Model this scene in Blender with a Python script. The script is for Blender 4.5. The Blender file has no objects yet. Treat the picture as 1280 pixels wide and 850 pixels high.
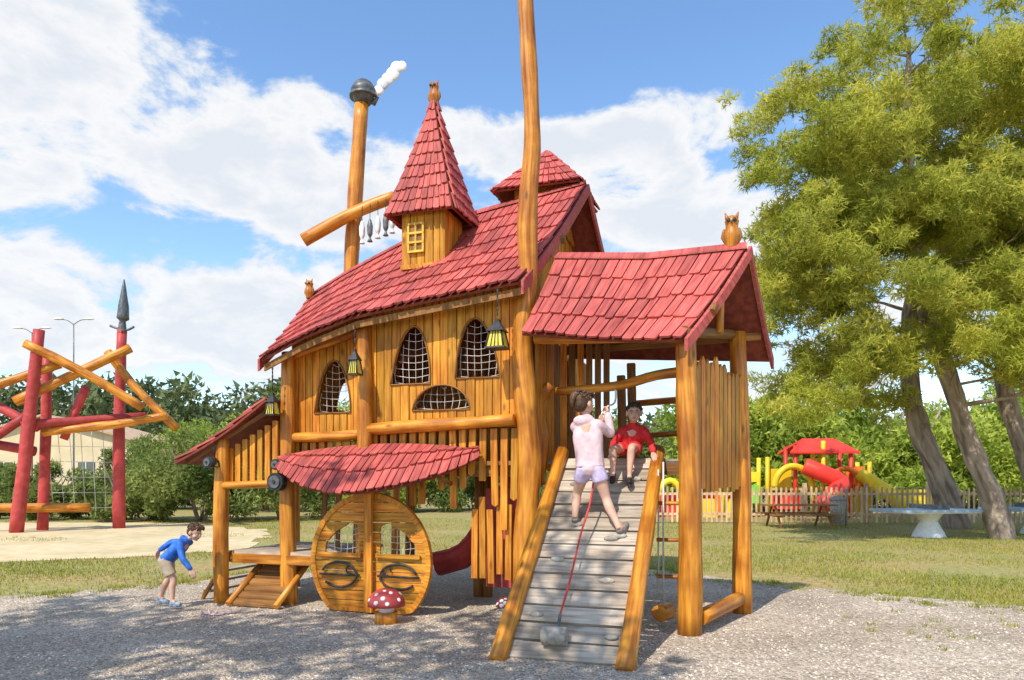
import bpy, math, random
import numpy as np
from mathutils import Vector, Matrix
R=random.Random(11); NR=np.random.RandomState(5)
scene=bpy.context.scene
# ------------------------------------------------------------------ frames
O=Vector((0.14,8.3,0)); U=Vector((.95,-.312,0)).normalized(); V=Vector((.312,.95,0)).normalized(); Z=Vector((0,0,1))
def F(s,t,z=0.0): return O+U*s+V*t+Z*z
def VV(*a): return Vector(a)
# ------------------------------------------------------------------ materials
def nt(m):
    m.use_nodes=True; t=m.node_tree; return t,t.nodes,t.links
def M(name,c1,c2,scale=(8,8,8),coord='Object',rough=.6,bump=.2,detail=3,rv=.25,spec=.3,knots=0,trans=0,vor=0,dist=0.0,big=0.0,bigc=None,metal=0,p1=.35,p2=.65,hv=0.0):
    m=bpy.data.materials.new(name); t,N,L=nt(m); b=N['Principled BSDF']
    tc=N.new('ShaderNodeTexCoord'); mp=N.new('ShaderNodeMapping'); mp.inputs['Scale'].default_value=scale
    L.new(tc.outputs[coord],mp.inputs['Vector'])
    n=N.new('ShaderNodeTexNoise'); n.inputs['Scale'].default_value=1; n.inputs['Detail'].default_value=detail; n.inputs['Distortion'].default_value=dist
    L.new(mp.outputs[0],n.inputs['Vector'])
    r=N.new('ShaderNodeValToRGB'); r.color_ramp.elements[0].color=(*c1,1); r.color_ramp.elements[1].color=(*c2,1)
    r.color_ramp.elements[0].position=p1; r.color_ramp.elements[1].position=p2
    L.new(n.outputs['Fac'],r.inputs['Fac']); col=r.outputs['Color']; h=n.outputs['Fac']
    if vor:
        vo=N.new('ShaderNodeTexVoronoi'); vo.inputs['Scale'].default_value=vor; L.new(tc.outputs['Object'],vo.inputs['Vector'])
        mx=N.new('ShaderNodeMix'); mx.data_type='RGBA'; mx.blend_type='MULTIPLY'; mx.inputs['Factor'].default_value=.75
        bw=N.new('ShaderNodeSeparateColor'); L.new(vo.outputs['Color'],bw.inputs[0])
        mr=N.new('ShaderNodeMapRange'); mr.inputs['To Min'].default_value=.35; mr.inputs['To Max'].default_value=1.35; L.new(bw.outputs[0],mr.inputs['Value'])
        L.new(col,mx.inputs[6]); L.new(mr.outputs[0],mx.inputs[7]); col=mx.outputs[2]
        inv=N.new('ShaderNodeMath'); inv.operation='SUBTRACT'; inv.inputs[0].default_value=1; L.new(vo.outputs['Distance'],inv.inputs[1]); h=inv.outputs[0]
    if knots:
        mk=N.new('ShaderNodeMapping'); mk.inputs['Scale'].default_value=(5,2.2,1); L.new(tc.outputs['UV'],mk.inputs['Vector'])
        vo=N.new('ShaderNodeTexVoronoi'); vo.inputs['Scale'].default_value=1; L.new(mk.outputs[0],vo.inputs['Vector'])
        rr=N.new('ShaderNodeMapRange'); rr.inputs['From Min'].default_value=.05; rr.inputs['From Max'].default_value=.16; rr.inputs['To Min'].default_value=.3; rr.inputs['To Max'].default_value=1
        L.new(vo.outputs['Distance'],rr.inputs['Value'])
        mx=N.new('ShaderNodeMix'); mx.data_type='RGBA'; mx.blend_type='MULTIPLY'; mx.inputs['Factor'].default_value=knots
        L.new(col,mx.inputs[6]); L.new(rr.outputs[0],mx.inputs[7]); col=mx.outputs[2]
    if big:
        n2=N.new('ShaderNodeTexNoise'); n2.inputs['Scale'].default_value=big; n2.inputs['Detail'].default_value=4; L.new(tc.outputs['Object'],n2.inputs['Vector'])
        r2=N.new('ShaderNodeMapRange'); r2.inputs['From Min'].default_value=.42; r2.inputs['From Max'].default_value=.62; L.new(n2.outputs['Fac'],r2.inputs['Value'])
        mx=N.new('ShaderNodeMix'); mx.data_type='RGBA'; L.new(r2.outputs[0],mx.inputs[0]); L.new(col,mx.inputs[6])
        mb_=N.new('ShaderNodeMix'); mb_.data_type='RGBA'; mb_.blend_type='MULTIPLY'; mb_.inputs['Factor'].default_value=1; L.new(col,mb_.inputs[6]); mb_.inputs[7].default_value=(*(bigc or (.7,.7,.7)),1)
        L.new(mb_.outputs[2],mx.inputs[7]); col=mx.outputs[2]
    at=N.new('ShaderNodeAttribute'); at.attribute_name='rnd'
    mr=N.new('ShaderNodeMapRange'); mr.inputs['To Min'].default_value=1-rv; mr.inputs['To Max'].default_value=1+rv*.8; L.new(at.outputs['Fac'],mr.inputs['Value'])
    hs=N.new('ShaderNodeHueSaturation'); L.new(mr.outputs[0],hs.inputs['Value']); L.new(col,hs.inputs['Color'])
    if hv:
        mh=N.new('ShaderNodeMapRange'); mh.inputs['To Min'].default_value=.5+hv; mh.inputs['To Max'].default_value=.5-hv; L.new(at.outputs['Fac'],mh.inputs['Value']); L.new(mh.outputs[0],hs.inputs['Hue'])
    L.new(hs.outputs[0],b.inputs['Base Color']); b.inputs['Roughness'].default_value=rough; b.inputs['Specular IOR Level'].default_value=spec; b.inputs['Metallic'].default_value=metal
    if bump:
        bp=N.new('ShaderNodeBump'); bp.inputs['Strength'].default_value=bump; bp.inputs['Distance'].default_value=.02; L.new(h,bp.inputs['Height']); L.new(bp.outputs[0],b.inputs['Normal'])
    if trans:
        tr=N.new('ShaderNodeBsdfTranslucent'); df=N.new('ShaderNodeBsdfDiffuse'); L.new(hs.outputs[0],tr.inputs['Color']); L.new(hs.outputs[0],df.inputs['Color']); ms=N.new('ShaderNodeMixShader'); ms.inputs[0].default_value=trans
        L.new(df.outputs[0],ms.inputs[1]); L.new(tr.outputs[0],ms.inputs[2]); L.new(ms.outputs[0],N['Material Output'].inputs['Surface'])
    return m
WOOD=M('wood_planks',(.47,.165,.014),(.80,.355,.036),(34,2.2,1),'UV',.5,.3,rv=.28,knots=.85,big=1.3,bigc=(.74,.63,.5),hv=.008)
LOG=M('wood_logs',(.42,.135,.012),(.78,.335,.035),(22,1.6,1),'UV',.42,.4,rv=.12,knots=.9,big=2.2,bigc=(.66,.55,.42),spec=.4)
WOODD=M('wood_dark',(.20,.08,.02),(.34,.16,.045),(30,2,1),'UV',.6,.25,rv=.25)
RED=M('red_shingles',(.40,.066,.055),(.60,.13,.105),(30,3,1),'UV',.65,.4,rv=.26,big=1.1,bigc=(.78,.8,.84))
REDP=M('red_paint',(.42,.045,.042),(.52,.075,.068),(6,6,6),'Object',.5,.15,big=1.2,bigc=(.8,.8,.8))
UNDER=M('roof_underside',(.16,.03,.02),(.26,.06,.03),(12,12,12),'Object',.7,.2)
GREYW=M('grey_boards',(.34,.27,.20),(.56,.47,.37),(30,2.5,1),'UV',.8,.4,rv=.18,knots=.4,big=2.5,bigc=(.74,.71,.67))
STONE=M('grey_stone',(.25,.22,.18),(.42,.38,.32),(20,20,20),'Object',.85,.4)
BLACK=M('black_iron',(.02,.022,.025),(.045,.045,.05),(20,20,20),'Object',.45,.1)
IRON=M('grey_iron',(.10,.11,.115),(.2,.2,.2),(14,14,14),'Object',.45,.2,metal=.3)
NET=M('white_rope',(.55,.55,.52),(.75,.74,.7),(60,60,60),'Object',.8,.2)
REDROPE=M('red_rope',(.45,.03,.03),(.6,.08,.06),(80,80,80),'Object',.8,.3)
YEL=M('yellow_glass',(.62,.48,.05),(.8,.66,.1),(10,10,10),'Object',.25,.0)
OCHRE=M('ochre_frame',(.58,.36,.05),(.72,.47,.07),(10,10,10),'Object',.5,.1)
WHITE=M('white_paint',(.72,.71,.68),(.85,.85,.83),(12,12,12),'Object',.5,.1)
CREAM=M('cream_wall',(.62,.50,.30),(.7,.58,.38),(1,1,1),'Object',.8,.1)
TILE=M('tile_roof',(.46,.30,.18),(.60,.42,.28),(3,3,3),'Object',.8,.2)
BARK=M('pine_bark',(.17,.125,.095),(.46,.36,.28),(7,1.3,1),'UV',.95,.9,rv=.1,dist=.6)
NEEDLE=M('pine_needles',(.40,.43,.06),(.62,.60,.12),(.5,.5,.5),'Object',.6,0,rv=.5,trans=.5,hv=.02)
LEAF=M('leaves',(.17,.23,.06),(.28,.33,.10),(.4,.4,.4),'Object',.6,0,rv=.5,trans=.4,hv=.02)
LEAFD=M('leaves_far',(.12,.16,.07),(.20,.23,.10),(.1,.1,.1),'Object',.7,0,rv=.45,trans=.25,hv=.02)
LEAFL=M('leaves_light',(.28,.38,.05),(.46,.53,.10),(.5,.5,.5),'Object',.6,0,rv=.4,trans=.45,hv=.02)
GRASSB=M('grass_blades',(.27,.30,.04),(.45,.43,.10),(.6,.6,.6),'Object',.7,0,rv=.45,trans=.35,hv=.02)
GRASS=M('grass_ground',(.26,.26,.06),(.52,.45,.18),(9,9,9),'Object',.95,.6,detail=6,big=.55,bigc=(1.25,.98,1.15),p1=.3,p2=.7)
SAND=M('sand',(.58,.45,.25),(.70,.56,.34),(3,3,3),'Object',.95,.3,detail=6,rv=0,big=.5,bigc=(.85,.86,.8))
GRAVEL=M('gravel_ground',(.48,.385,.285),(.66,.545,.42),(1.2,1.2,1.2),'Object',.95,1.0,detail=4,rv=0,vor=42,big=.6,bigc=(.78,.76,.73))
PEB=M('pebbles',(.34,.28,.22),(.70,.60,.48),(3,3,3),'Object',.9,0,rv=.4)
SKIN=M('skin',(.58,.34,.24),(.66,.40,.29),(9,9,9),'Object',.55,.03,rv=.02)
HAIRB=M('brown_hair',(.06,.034,.018),(.15,.08,.04),(60,60,12),'Object',.6,.4,rv=.3)
HAIRD=M('dark_hair',(.03,.018,.012),(.08,.05,.03),(60,60,12),'Object',.6,.4,rv=.3)
PINK=M('pink_cloth',(.60,.40,.42),(.72,.53,.54),(14,14,14),'Object',.85,.35,rv=.02)
LILAC=M('lilac_cloth',(.50,.40,.60),(.64,.54,.74),(14,14,14),'Object',.85,.35,rv=.02)
REDC=M('red_cloth',(.50,.015,.02),(.62,.04,.04),(14,14,14),'Object',.8,.35,rv=.02)
BLUEC=M('blue_cloth',(.02,.10,.45),(.05,.19,.62),(14,14,14),'Object',.75,.35,rv=.02)
KHAKI=M('khaki_cloth',(.38,.29,.20),(.50,.40,.29),(14,14,14),'Object',.85,.35,rv=.02)
SHOE=M('shoe_grey',(.20,.17,.15),(.36,.32,.28),(20,20,20),'Object',.7,.1)
SHOEB=M('shoe_blue',(.12,.20,.34),(.5,.55,.6),(20,20,20),'Object',.6,.1)
EYEW=M('eye_white',(.7,.7,.7),(.8,.8,.8),(5,5,5),'Object',.2,0)
LIP=M('lips',(.42,.13,.11),(.5,.18,.15),(9,9,9),'Object',.5,0)
PYEL=M('yellow_plastic',(.80,.55,.02),(.9,.65,.04),(2,2,2),'Object',.4,0)
PRED=M('red_plastic',(.70,.04,.03),(.8,.06,.04),(2,2,2),'Object',.4,0)
PGRN=M('green_plastic',(.16,.55,.05),(.25,.65,.08),(2,2,2),'Object',.4,0)
PORG=M('orange_plastic',(.80,.18,.02),(.9,.25,.03),(2,2,2),'Object',.4,0)
BLUET=M('table_blue',(.26,.36,.46),(.36,.46,.56),(3,3,3),'Object',.5,.05)
FENCEW=M('fence_wood',(.50,.33,.20),(.70,.50,.32),(10,2,1),'UV',.8,.2,rv=.3)
# ------------------------------------------------------------------ mesh builder
def empty(name,parent=None):
    e=bpy.data.objects.new(name,None); scene.collection.objects.link(e); e.empty_display_size=.2
    if parent: e.parent=parent
    return e
class MB:
    def __init__(s): s.v=[];s.f=[];s.m=[];s.uv=[];s.r=[];s.sm=[]
    def face(s,ix,uv,mat,rnd,sm=False): s.f.append(ix);s.uv.append(uv);s.m.append(mat);s.r.append(rnd);s.sm.append(sm)
    def prism(s,pts,ext,mat=0,rnd=None,uvs=None):
        rnd=R.random() if rnd is None else rnd; n=len(pts); b=len(s.v)
        s.v+= [tuple(p) for p in pts]+[tuple(p+ext) for p in pts]
        if uvs is None:
            e1=(pts[1]-pts[0]).normalized(); nn=e1.cross(pts[-1]-pts[0])
            e2=nn.cross(e1); e2=e2.normalized() if e2.length>1e-9 else Z
            ou=R.random()*5; uvs=[((p-pts[0]).dot(e1)+ou,(p-pts[0]).dot(e2)+ou) for p in pts]
        s.face(tuple(range(b,b+n)),uvs,mat,rnd); s.face(tuple(range(b+2*n-1,b+n-1,-1)),uvs[::-1],mat,rnd)
        for i in range(n):
            j=(i+1)%n; u0,u1=uvs[i],uvs[j]
            s.face((b+j,b+i,b+n+i,b+n+j),[u1,u0,(u0[0]+.03,u0[1]+.0),(u1[0]+.03,u1[1])],mat,rnd)
    def board(s,p0,p1,w,wd,th,nd,mat=0,rnd=None,pt=0):
        a=(p1-p0); L=a.length; a.normalize(); h=wd.normalized()*(w/2); n=nd.normalized()
        ou=R.random()*7; ov=R.random()*7
        if pt:
            pts=[p0-h,p0+h,p1+h-a*pt,p1,p1-h-a*pt]; uv=[(ou,ov),(ou+w,ov),(ou+w,ov+L),(ou+w/2,ov+L),(ou,ov+L)]
        else:
            c=min(.012,w*.12)
            pts=[p0-h,p0+h,p1+h-a*c,p1+h*(1-2*c/w),p1-h*(1-2*c/w),p1-h-a*c]; uv=[(ou,ov),(ou+w,ov),(ou+w,ov+L-c),(ou+w-c,ov+L),(ou+c,ov+L),(ou,ov+L-c)]
        s.prism([p-n*th/2 for p in pts],n*th,mat,rnd,uv)
    def box(s,c,x,y,z,mat=0,rnd=None):
        s.prism([c-x-y-z,c+x-y-z,c+x+y-z,c-x+y-z],z*2,mat,rnd)
    def log(s,pts,rads,mat=0,seg=12,sub=4,wob=.04,rnd=None,flat=False):
        rnd=R.random() if rnd is None else rnd
        pts=[Vector(p) for p in pts]
        if not hasattr(rads,'__len__'): rads=[rads]*len(pts)
        P=[];RR=[]; n=len(pts)
        for i in range(n-1):
            p0=pts[max(i-1,0)];p1=pts[i];p2=pts[i+1];p3=pts[min(i+2,n-1)]
            for k in range(sub):
                t=k/sub
                P.append(.5*((2*p1)+(p2-p0)*t+(2*p0-5*p1+4*p2-p3)*t*t+(3*p1-p0-3*p2+p3)*t**3)); RR.append(rads[i]*(1-t)+rads[i+1]*t)
        P.append(pts[-1]);RR.append(rads[-1])
        b=len(s.v); d=(P[1]-P[0]).normalized(); x=d.orthogonal().normalized(); ln=0; ph=[R.random()*6 for _ in range(4)]; ov=R.random()*9
        lens=[]
        for i,p in enumerate(P):
            if i: ln+=(p-P[i-1]).length
            lens.append(ln+ov)
            d=(P[min(i+1,len(P)-1)]-P[max(i-1,0)]).normalized(); x=(x-d*x.dot(d)).normalized(); y=d.cross(x)
            for k in range(seg):
                a=2*math.pi*k/seg
                r=RR[i]*(1+wob*(math.sin(2*a+ph[0]+ln*3)+.6*math.sin(3*a+ph[1]-ln*5)+.7*math.sin(ln*7+ph[2])))
                s.v.append(tuple(p+x*(r*math.cos(a))+y*(r*math.sin(a))))
        ra=sum(RR)/len(RR)
        for i in range(len(P)-1):
            for k in range(seg):
                k2=(k+1)%seg; u0=2*math.pi*ra*k/seg;u1=2*math.pi*ra*(k+1)/seg
                s.face((b+i*seg+k,b+i*seg+k2,b+(i+1)*seg+k2,b+(i+1)*seg+k),[(u0,lens[i]),(u1,lens[i]),(u1,lens[i+1]),(u0,lens[i+1])],mat,rnd,not flat)
        e=b+(len(P)-1)*seg
        cu=[(.1*math.cos(6.28*k/seg),.02*math.sin(6.28*k/seg)) for k in range(seg)]
        s.face(tuple(b+k for k in range(seg-1,-1,-1)),cu,mat,rnd); s.face(tuple(e+k for k in range(seg)),cu,mat,rnd)
    def ell(s,c,r,fr=None,mat=0,seg=14,rings=9,rnd=None):
        rnd=R.random() if rnd is None else rnd
        X,Y,Zz=fr if fr else (Vector((1,0,0)),Vector((0,1,0)),Z)
        b=len(s.v); s.v.append(tuple(c-Zz*r[2]))
        for i in range(1,rings):
            ph=-math.pi/2+math.pi*i/rings
            for k in range(seg):
                a=2*math.pi*k/seg; s.v.append(tuple(c+X*(r[0]*math.cos(ph)*math.cos(a))+Y*(r[1]*math.cos(ph)*math.sin(a))+Zz*(r[2]*math.sin(ph))))
        s.v.append(tuple(c+Zz*r[2])); top=len(s.v)-1
        for k in range(seg):
            k2=(k+1)%seg; s.face((b,b+1+k2,b+1+k),[(0,0)]*3,mat,rnd,True)
            for i in range(rings-2):
                q=b+1+i*seg; s.face((q+k,q+k2,q+seg+k2,q+seg+k),[(0,0)]*4,mat,rnd,True)
            q=b+1+(rings-2)*seg; s.face((q+k,q+k2,top),[(0,0)]*3,mat,rnd,True)
    def build(s,name,mats,parent=None,remesh=0,smooth=0):
        me=bpy.data.meshes.new(name); me.from_pydata(s.v,[],s.f)
        for m in mats: me.materials.append(m)
        me.polygons.foreach_set('material_index',s.m); me.polygons.foreach_set('use_smooth',s.sm)
        uv=me.uv_layers.new(name='UVMap'); uv.data.foreach_set('uv',[c for f in s.uv for p in f for c in p])
        at=me.attributes.new('rnd','FLOAT','FACE'); at.data.foreach_set('value',s.r)
        o=bpy.data.objects.new(name,me); scene.collection.objects.link(o)
        if parent: o.parent=parent
        if remesh:
            m=o.modifiers.new('r','REMESH'); m.mode='VOXEL'; m.voxel_size=remesh; m.use_smooth_shade=True
            m=o.modifiers.new('s','SMOOTH'); m.iterations=smooth or 4; m.factor=.5
        return o
# ------------------------------------------------------------------ shingled roof patch
def shingles(mb,surf,wid,rows,up,mat=0,th=.024,over=1.3,under=None,umat=1,uth=.03,jit=.35):
    for i in range(rows):
        b0=i/rows; b1=min((i+over)/rows,1.0)
        w=(surf(1,b0+.001)-surf(0,b0+.001)).length; n=max(2,int(round(w/wid)))
        cuts=[0]+[(k+R.uniform(-.16,.16))/n for k in range(1,n)]+[1]
        off=R.uniform(-.3,.3)/n if i%2 else 0
        cuts=[0]+[c+off for c in cuts[1:-1]]+[1]
        for k in range(n):
            a0=cuts[k]; a1=cuts[k+1]; g=.06/n; a0+=g; a1-=g
            bb=b0+R.uniform(-jit,jit*.3)*.4/rows
            if i==0: bb=b0+R.uniform(-jit,0)*.4/rows
            p=[surf(a0,bb),surf(a1,bb),surf(a1,b1),surf(a0,b1)]
            nn=(p[1]-p[0]).cross(p[3]-p[0])
            if nn.length<1e-8: nn=Z.copy()
            nn.normalize()
            if nn.dot(up)<0: nn=-nn
            lift=R.uniform(.0,.012)
            q0=p[0]+nn*(th*1.25+lift); q1=p[1]+nn*(th*1.25+R.uniform(0,.012)); q2=p[2]+nn*.004; q3=p[3]+nn*.004
            wv=(q1-q0).length; hv=(q3-q0).length; d=(q3-q0)*min(.12,.02/max(hv,.01))
            e=(q1-q0)*.12
            pts=[q0+d,q0+e,q1-e,q1+d,q2,q3]; ou=R.random()*9;ov=R.random()*9
            uv=[(ou,ov+.02),(ou+.02,ov),(ou+wv-.02,ov),(ou+wv,ov+.02),(ou+wv,ov+hv),(ou,ov+hv)]
            mb.prism(pts,nn*th,mat,None,uv)
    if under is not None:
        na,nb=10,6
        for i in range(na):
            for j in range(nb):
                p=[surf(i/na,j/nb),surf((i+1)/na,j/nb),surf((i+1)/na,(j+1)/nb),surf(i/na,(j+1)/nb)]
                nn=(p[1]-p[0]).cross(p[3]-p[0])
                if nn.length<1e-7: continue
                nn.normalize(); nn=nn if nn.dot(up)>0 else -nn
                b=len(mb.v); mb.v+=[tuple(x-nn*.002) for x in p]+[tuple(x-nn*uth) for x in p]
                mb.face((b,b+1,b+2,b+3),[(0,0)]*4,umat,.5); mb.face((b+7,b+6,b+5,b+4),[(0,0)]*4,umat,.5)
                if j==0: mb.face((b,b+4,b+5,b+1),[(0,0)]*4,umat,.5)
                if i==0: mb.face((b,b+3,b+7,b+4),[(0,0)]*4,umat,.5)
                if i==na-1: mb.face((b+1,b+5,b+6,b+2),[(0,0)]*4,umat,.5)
def scan(poly,x,ax):
    o=1-ax; r=[]
    for i in range(len(poly)):
        a=poly[i];b=poly[(i+1)%len(poly)]
        if (a[ax]-x)*(b[ax]-x)<=0 and abs(a[ax]-b[ax])>1e-9: r.append(a[o]+(b[o]-a[o])*(x-a[ax])/(b[ax]-a[ax]))
    return (min(r),max(r)) if len(r)>1 else None
def wall(mb,fn,a0,a1,zb,zt,pw,th,nrm,holes=(),mat=0,gap=.011,jb=0):
    if not callable(zb): zb=(lambda c:(lambda a:c))(zb)
    if not callable(zt): zt=(lambda c:(lambda a:c))(zt)
    a=a0
    while a<a1-.01:
        w=min(pw*R.uniform(.85,1.15),a1-a)
        if a1-(a+w)<pw*.4: w=a1-a
        l,r=a+gap/2,a+w-gap/2; rnd=R.random(); ou=R.random()*9; ov=R.random()*9; dj=R.uniform(-jb,jb); pr=nrm*R.uniform(0,.010)
        hs=[h for h in holes if min(p[0] for p in h)<r and max(p[0] for p in h)>l]
        bp={l,r}
        for h in hs:
            for e in (min(p[0] for p in h),max(p[0] for p in h)):
                if l<e<r: bp.add(e)
            k=l
            while k<r: bp.add(k); k+=.025
        bp=sorted(bp)
        for x0,x1 in zip(bp,bp[1:]):
            if x1-x0<1e-4: continue
            xm=(x0+x1)/2; ac=[]
            for h in hs:
                lo=min(p[0] for p in h);hi=max(p[0] for p in h)
                if lo<xm<hi:
                    c=lambda x:min(max(x,lo+1e-4),hi-1e-4)
                    i0=scan(h,c(x0),0);i1=scan(h,c(x1),0)
                    if i0 and i1: ac.append((i0,i1))
            ac.sort(key=lambda q:q[0][0]); z0,z1=zb(x0)+dj,zb(x1)+dj
            segs=[]
            for i0,i1 in ac: segs.append((z0,z1,i0[0],i1[0])); z0,z1=i0[1],i1[1]
            segs.append((z0,z1,zt(x0),zt(x1)))
            for (p0,p1,q0,q1) in segs:
                if q0-p0<.003 and q1-p1<.003: continue
                pts=[fn(x0)+Z*p0+pr,fn(x1)+Z*p1+pr,fn(x1)+Z*q1+pr,fn(x0)+Z*q0+pr]
                uv=[(ou+x0,ov+p0),(ou+x1,ov+p1),(ou+x1,ov+q1),(ou+x0,ov+q0)]
                mb.prism(pts,-nrm*th,mat,rnd,uv)
        a+=w
def net(mb,fn,poly,dz,mat=0,sp=.085,w=.007):
    xs=[p[0] for p in poly]; zs=[p[1] for p in poly]; x=min(xs)+sp*.5; c=(min(xs)+max(xs))/2
    while x<max(xs):
        i=scan(poly,x,0)
        if i: mb.log([fn(x)+Z*i[0]+dz,fn(x+.03*(x-c)/.25+R.uniform(-.012,.012))+Z*((i[0]+i[1])/2)+dz*1.6,fn(x+R.uniform(-.01,.01))+Z*i[1]+dz],w/2,mat,5,3,0)
        x+=sp
    z=min(zs)+sp*.5
    while z<max(zs):
        i=scan(poly,z,1)
        if i: mb.log([fn(i[0])+Z*z+dz,fn((i[0]+i[1])/2)+Z*(z-.03+R.uniform(-.01,.01))+dz*1.6,fn(i[1])+Z*z+dz],w/2,mat,5,3,0)
        z+=sp
def arch(c,hw,zb,h,lean=0,n=18,pw=1.0):
    P=[(c-hw,zb),(c+hw,zb)]
    for k in range(1,n):
        a=math.pi*k/n; z=h*math.sin(a)**pw; P.append((c+hw*math.cos(a)*(1-.12*z/h)+lean*z,zb+z))
    return P
# ================================================================== PLAYHOUSE
H=empty('wooden_playhouse')
ip=np.interp
eS=lambda a:float(ip(a,[0,.15,.42,.7,1],[-3.355,-2.9,-2.02,-1.04,.045])); eZ=lambda a:float(ip(a,[0,.2,.42,.7,1],[3.11,3.36,3.57,3.68,3.80]))
rS=lambda a:float(ip(a,[0,.36,.62,1],[-4.0,-2.45,-1.3,.35])); rZ=lambda a:float(ip(a,[0,.15,.36,.62,1],[4.42,4.72,5.06,5.38,5.62]))
def mroof(a,b):
    s=eS(a)+(rS(a)-eS(a))*b; z=eZ(a)+(rZ(a)-eZ(a))*b-.07*math.sin(math.pi*min(max(b,0),1))
    return F(s,-.33+2.03*b,z)
def mroofb(a,b):
    s=(rS(a)+.1)*(1-b)+rS(a)*b; ze=float(ip(a,[0,1],[3.3,4.45])); return F(s,3.25-1.55*b,ze+(rZ(a)-ze)*b-.06*math.sin(math.pi*min(max(b,0),1)))
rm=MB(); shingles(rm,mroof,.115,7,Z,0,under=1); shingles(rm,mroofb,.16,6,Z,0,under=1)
for k in range(22):
    a0=k/22;a1=(k+1)/22
    for sg in (-1,1):
        p0=mroof(a0,1)+Z*.06;p1=mroof(a1,1)+Z*.06; d=(V*sg*.75-Z*.6)
        rm.prism([p0,p1,p1+d*.13,p0+d*.13],Z*.02,0)
rm.build('main_roof',[RED,UNDER],H)
fb=MB()
for (f,a,sgn) in ((mroof,1,1),(mroofb,1,1),(mroof,0,-1),(mroofb,0,-1)):
    for j in range(6):
        p0=f(a,j/6)+U*.02*sgn;p1=f(a,(j+1)/6)+U*.02*sgn
        fb.prism([p0-Z*.14,p1-Z*.14,p1+Z*.01,p0+Z*.01],U*.03*sgn,0,.4)
for j in range(12):
    p0=mroof(j/12,0)+V*.06-Z*.05;p1=mroof((j+1)/12,0)+V*.06-Z*.05
    fb.prism([p0-Z*.08,p1-Z*.08,p1,p0],V*.03,1,.5)
for (s0,t,z) in ((-.1,1.7,5.46),(-.1,.75,4.58),(-.1,2.5,4.92)):
    fb.log([F(s0,t,z),F(.30 if t<2 else .36,t,z+.01)],.055,1,8,2)
fb.build('roof_fascia',[RED,WOODD],H)
zt=lambda s:float(ip(s,[-3.36,-2.8,-2.02,-1.04,.05],[3.11,3.38,3.57,3.68,3.80]))+.16
W1=arch(-1.425,.265,2.76,.70,.06); W2=arch(-.56,.275,2.80,.70,-.05); W3=arch(-1.02,.375,2.437,.30,.0,pw=.8); W0=arch(-2.59,.265,2.46,.67,.03)
nF=-V
wf=MB()
wall(wf,lambda s:F(s,-.04),-2.0,-.06,2.22,zt,.105,.045,nF,[W1,W2,W3])
wall(wf,lambda s:F(s,.10),-3.2,-2.0,2.12,zt,.105,.045,nF,[W0])
wall(wf,lambda s:F(s,2.95),-3.2,0,1.8,lambda s:float(ip(s,[-3.2,0],[3.5,4.6])),.12,.04,V)
def gz(t): return float(ip(t,[-.33,1.7,3.25],[3.80,5.6,4.42]))-.08
wall(wf,lambda t:F(0,t),.0,2.95,3.3,gz,.10,.04,U)
def gzl(t): return float(ip(t,[-.33,1.7,3.25],[3.2,4.5,3.3]))-.08
wall(wf,lambda t:F(-3.2,t),.1,2.95,1.8,gzl,.12,.04,-U,[arch(1.4,.4,1.85,1.2)])
wf.build('plank_walls',[WOOD],H)
nb=MB()
for h,t in ((W1,.03),(W2,.03),(W3,.03),(W0,.17)): net(nb,lambda s,t=t:F(s,t),h,V*.01)
nb.build('window_nets',[NET],H)
te=MB()
for h,t in ((W1,-.052),(W2,-.052),(W3,-.052),(W0,.088)):
    te.log([F(p[0],t,p[1]) for p in h]+[F(h[0][0],t,h[0][1])],.011,0,6,1,0)
te.build('window_trims',[WOODD],H)
sl=MB()
t=.15
while t<2.9:
    if not(1.25<t<1.9): sl.board(F(.12,t,1.8+R.uniform(-.15,.05)),F(.12,t+R.uniform(-.015,.015),3.35),.085,V,.03,U,0 if R.random()<.6 else 1)
    t+=.13
s=.22
while s<.78:
    sl.board(F(s,1.0,1.7),F(s,1.0,3.45+R.uniform(-.1,.1)),.075,U,.03,V,1 if R.random()<.6 else 0); s+=.11
for (s,z0,z1) in ((.93,1.8,2.95),(1.06,1.8,3.1)): sl.board(F(s,1.3,z0),F(s-.03,1.3,z1),.11,U,.03,V,1)
sl.build('slatted_partition',[WOOD,WOODD],H)
pk=MB()
s=-1.92
while s<-.1:
    L=R.uniform(.55,.95)+(0.25 if s>-.75 and R.random()<.5 else 0)
    pk.board(F(s,-.03,2.2),F(s+R.uniform(-.02,.02),-.03,2.2-L),.082,U,.028,V,0,pt=.03 if R.random()<.5 else 0); s+=.13
s=-3.1
while s<-2.1:
    pk.board(F(s,.06,2.12),F(s,.06,1.62-R.random()*.12),.08,U,.028,V,0); s+=.125
s=-.62
while s<-.12:
    pk.board(F(s,.02,.45+R.uniform(-.06,.06)),F(s+R.uniform(-.02,.02),.02,1.25+R.random()*.2),.075,U,.028,V,0); s+=.105
for s in (-3.0,-2.78,-2.5):
    pk.board(F(s,.5,.7),F(s+.05,.5,1.75),.07,U,.03,V,1)
s=-4.0
while s<-3.25:
    pk.board(F(s,-.1,1.58),F(s,-.1,2.02+(s+4)*.5),.075,U,.026,V,0); s+=.115
A=F(1.95,-.14);B=F(2.36,1.05); d=(B-A); n=int(d.length/.12); dn=d.normalized(); nn=dn.cross(Z)
for k in range(n+1):
    p=A+d*(k/n); pk.board(p+Z*(1.5+R.uniform(-.04,.04)),p+Z*(2.93-.16*abs(k/n-.35)+R.uniform(-.05,.05)),.100,dn,.03,nn,0,pt=.06)
for z in (1.7,2.65): pk.log([A+Z*z-nn*.05,B+Z*z-nn*.05],.04,0,8,2)
pk.build('pickets',[WOOD,WOODD],H)
dk=MB()
s=-3.2
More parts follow.
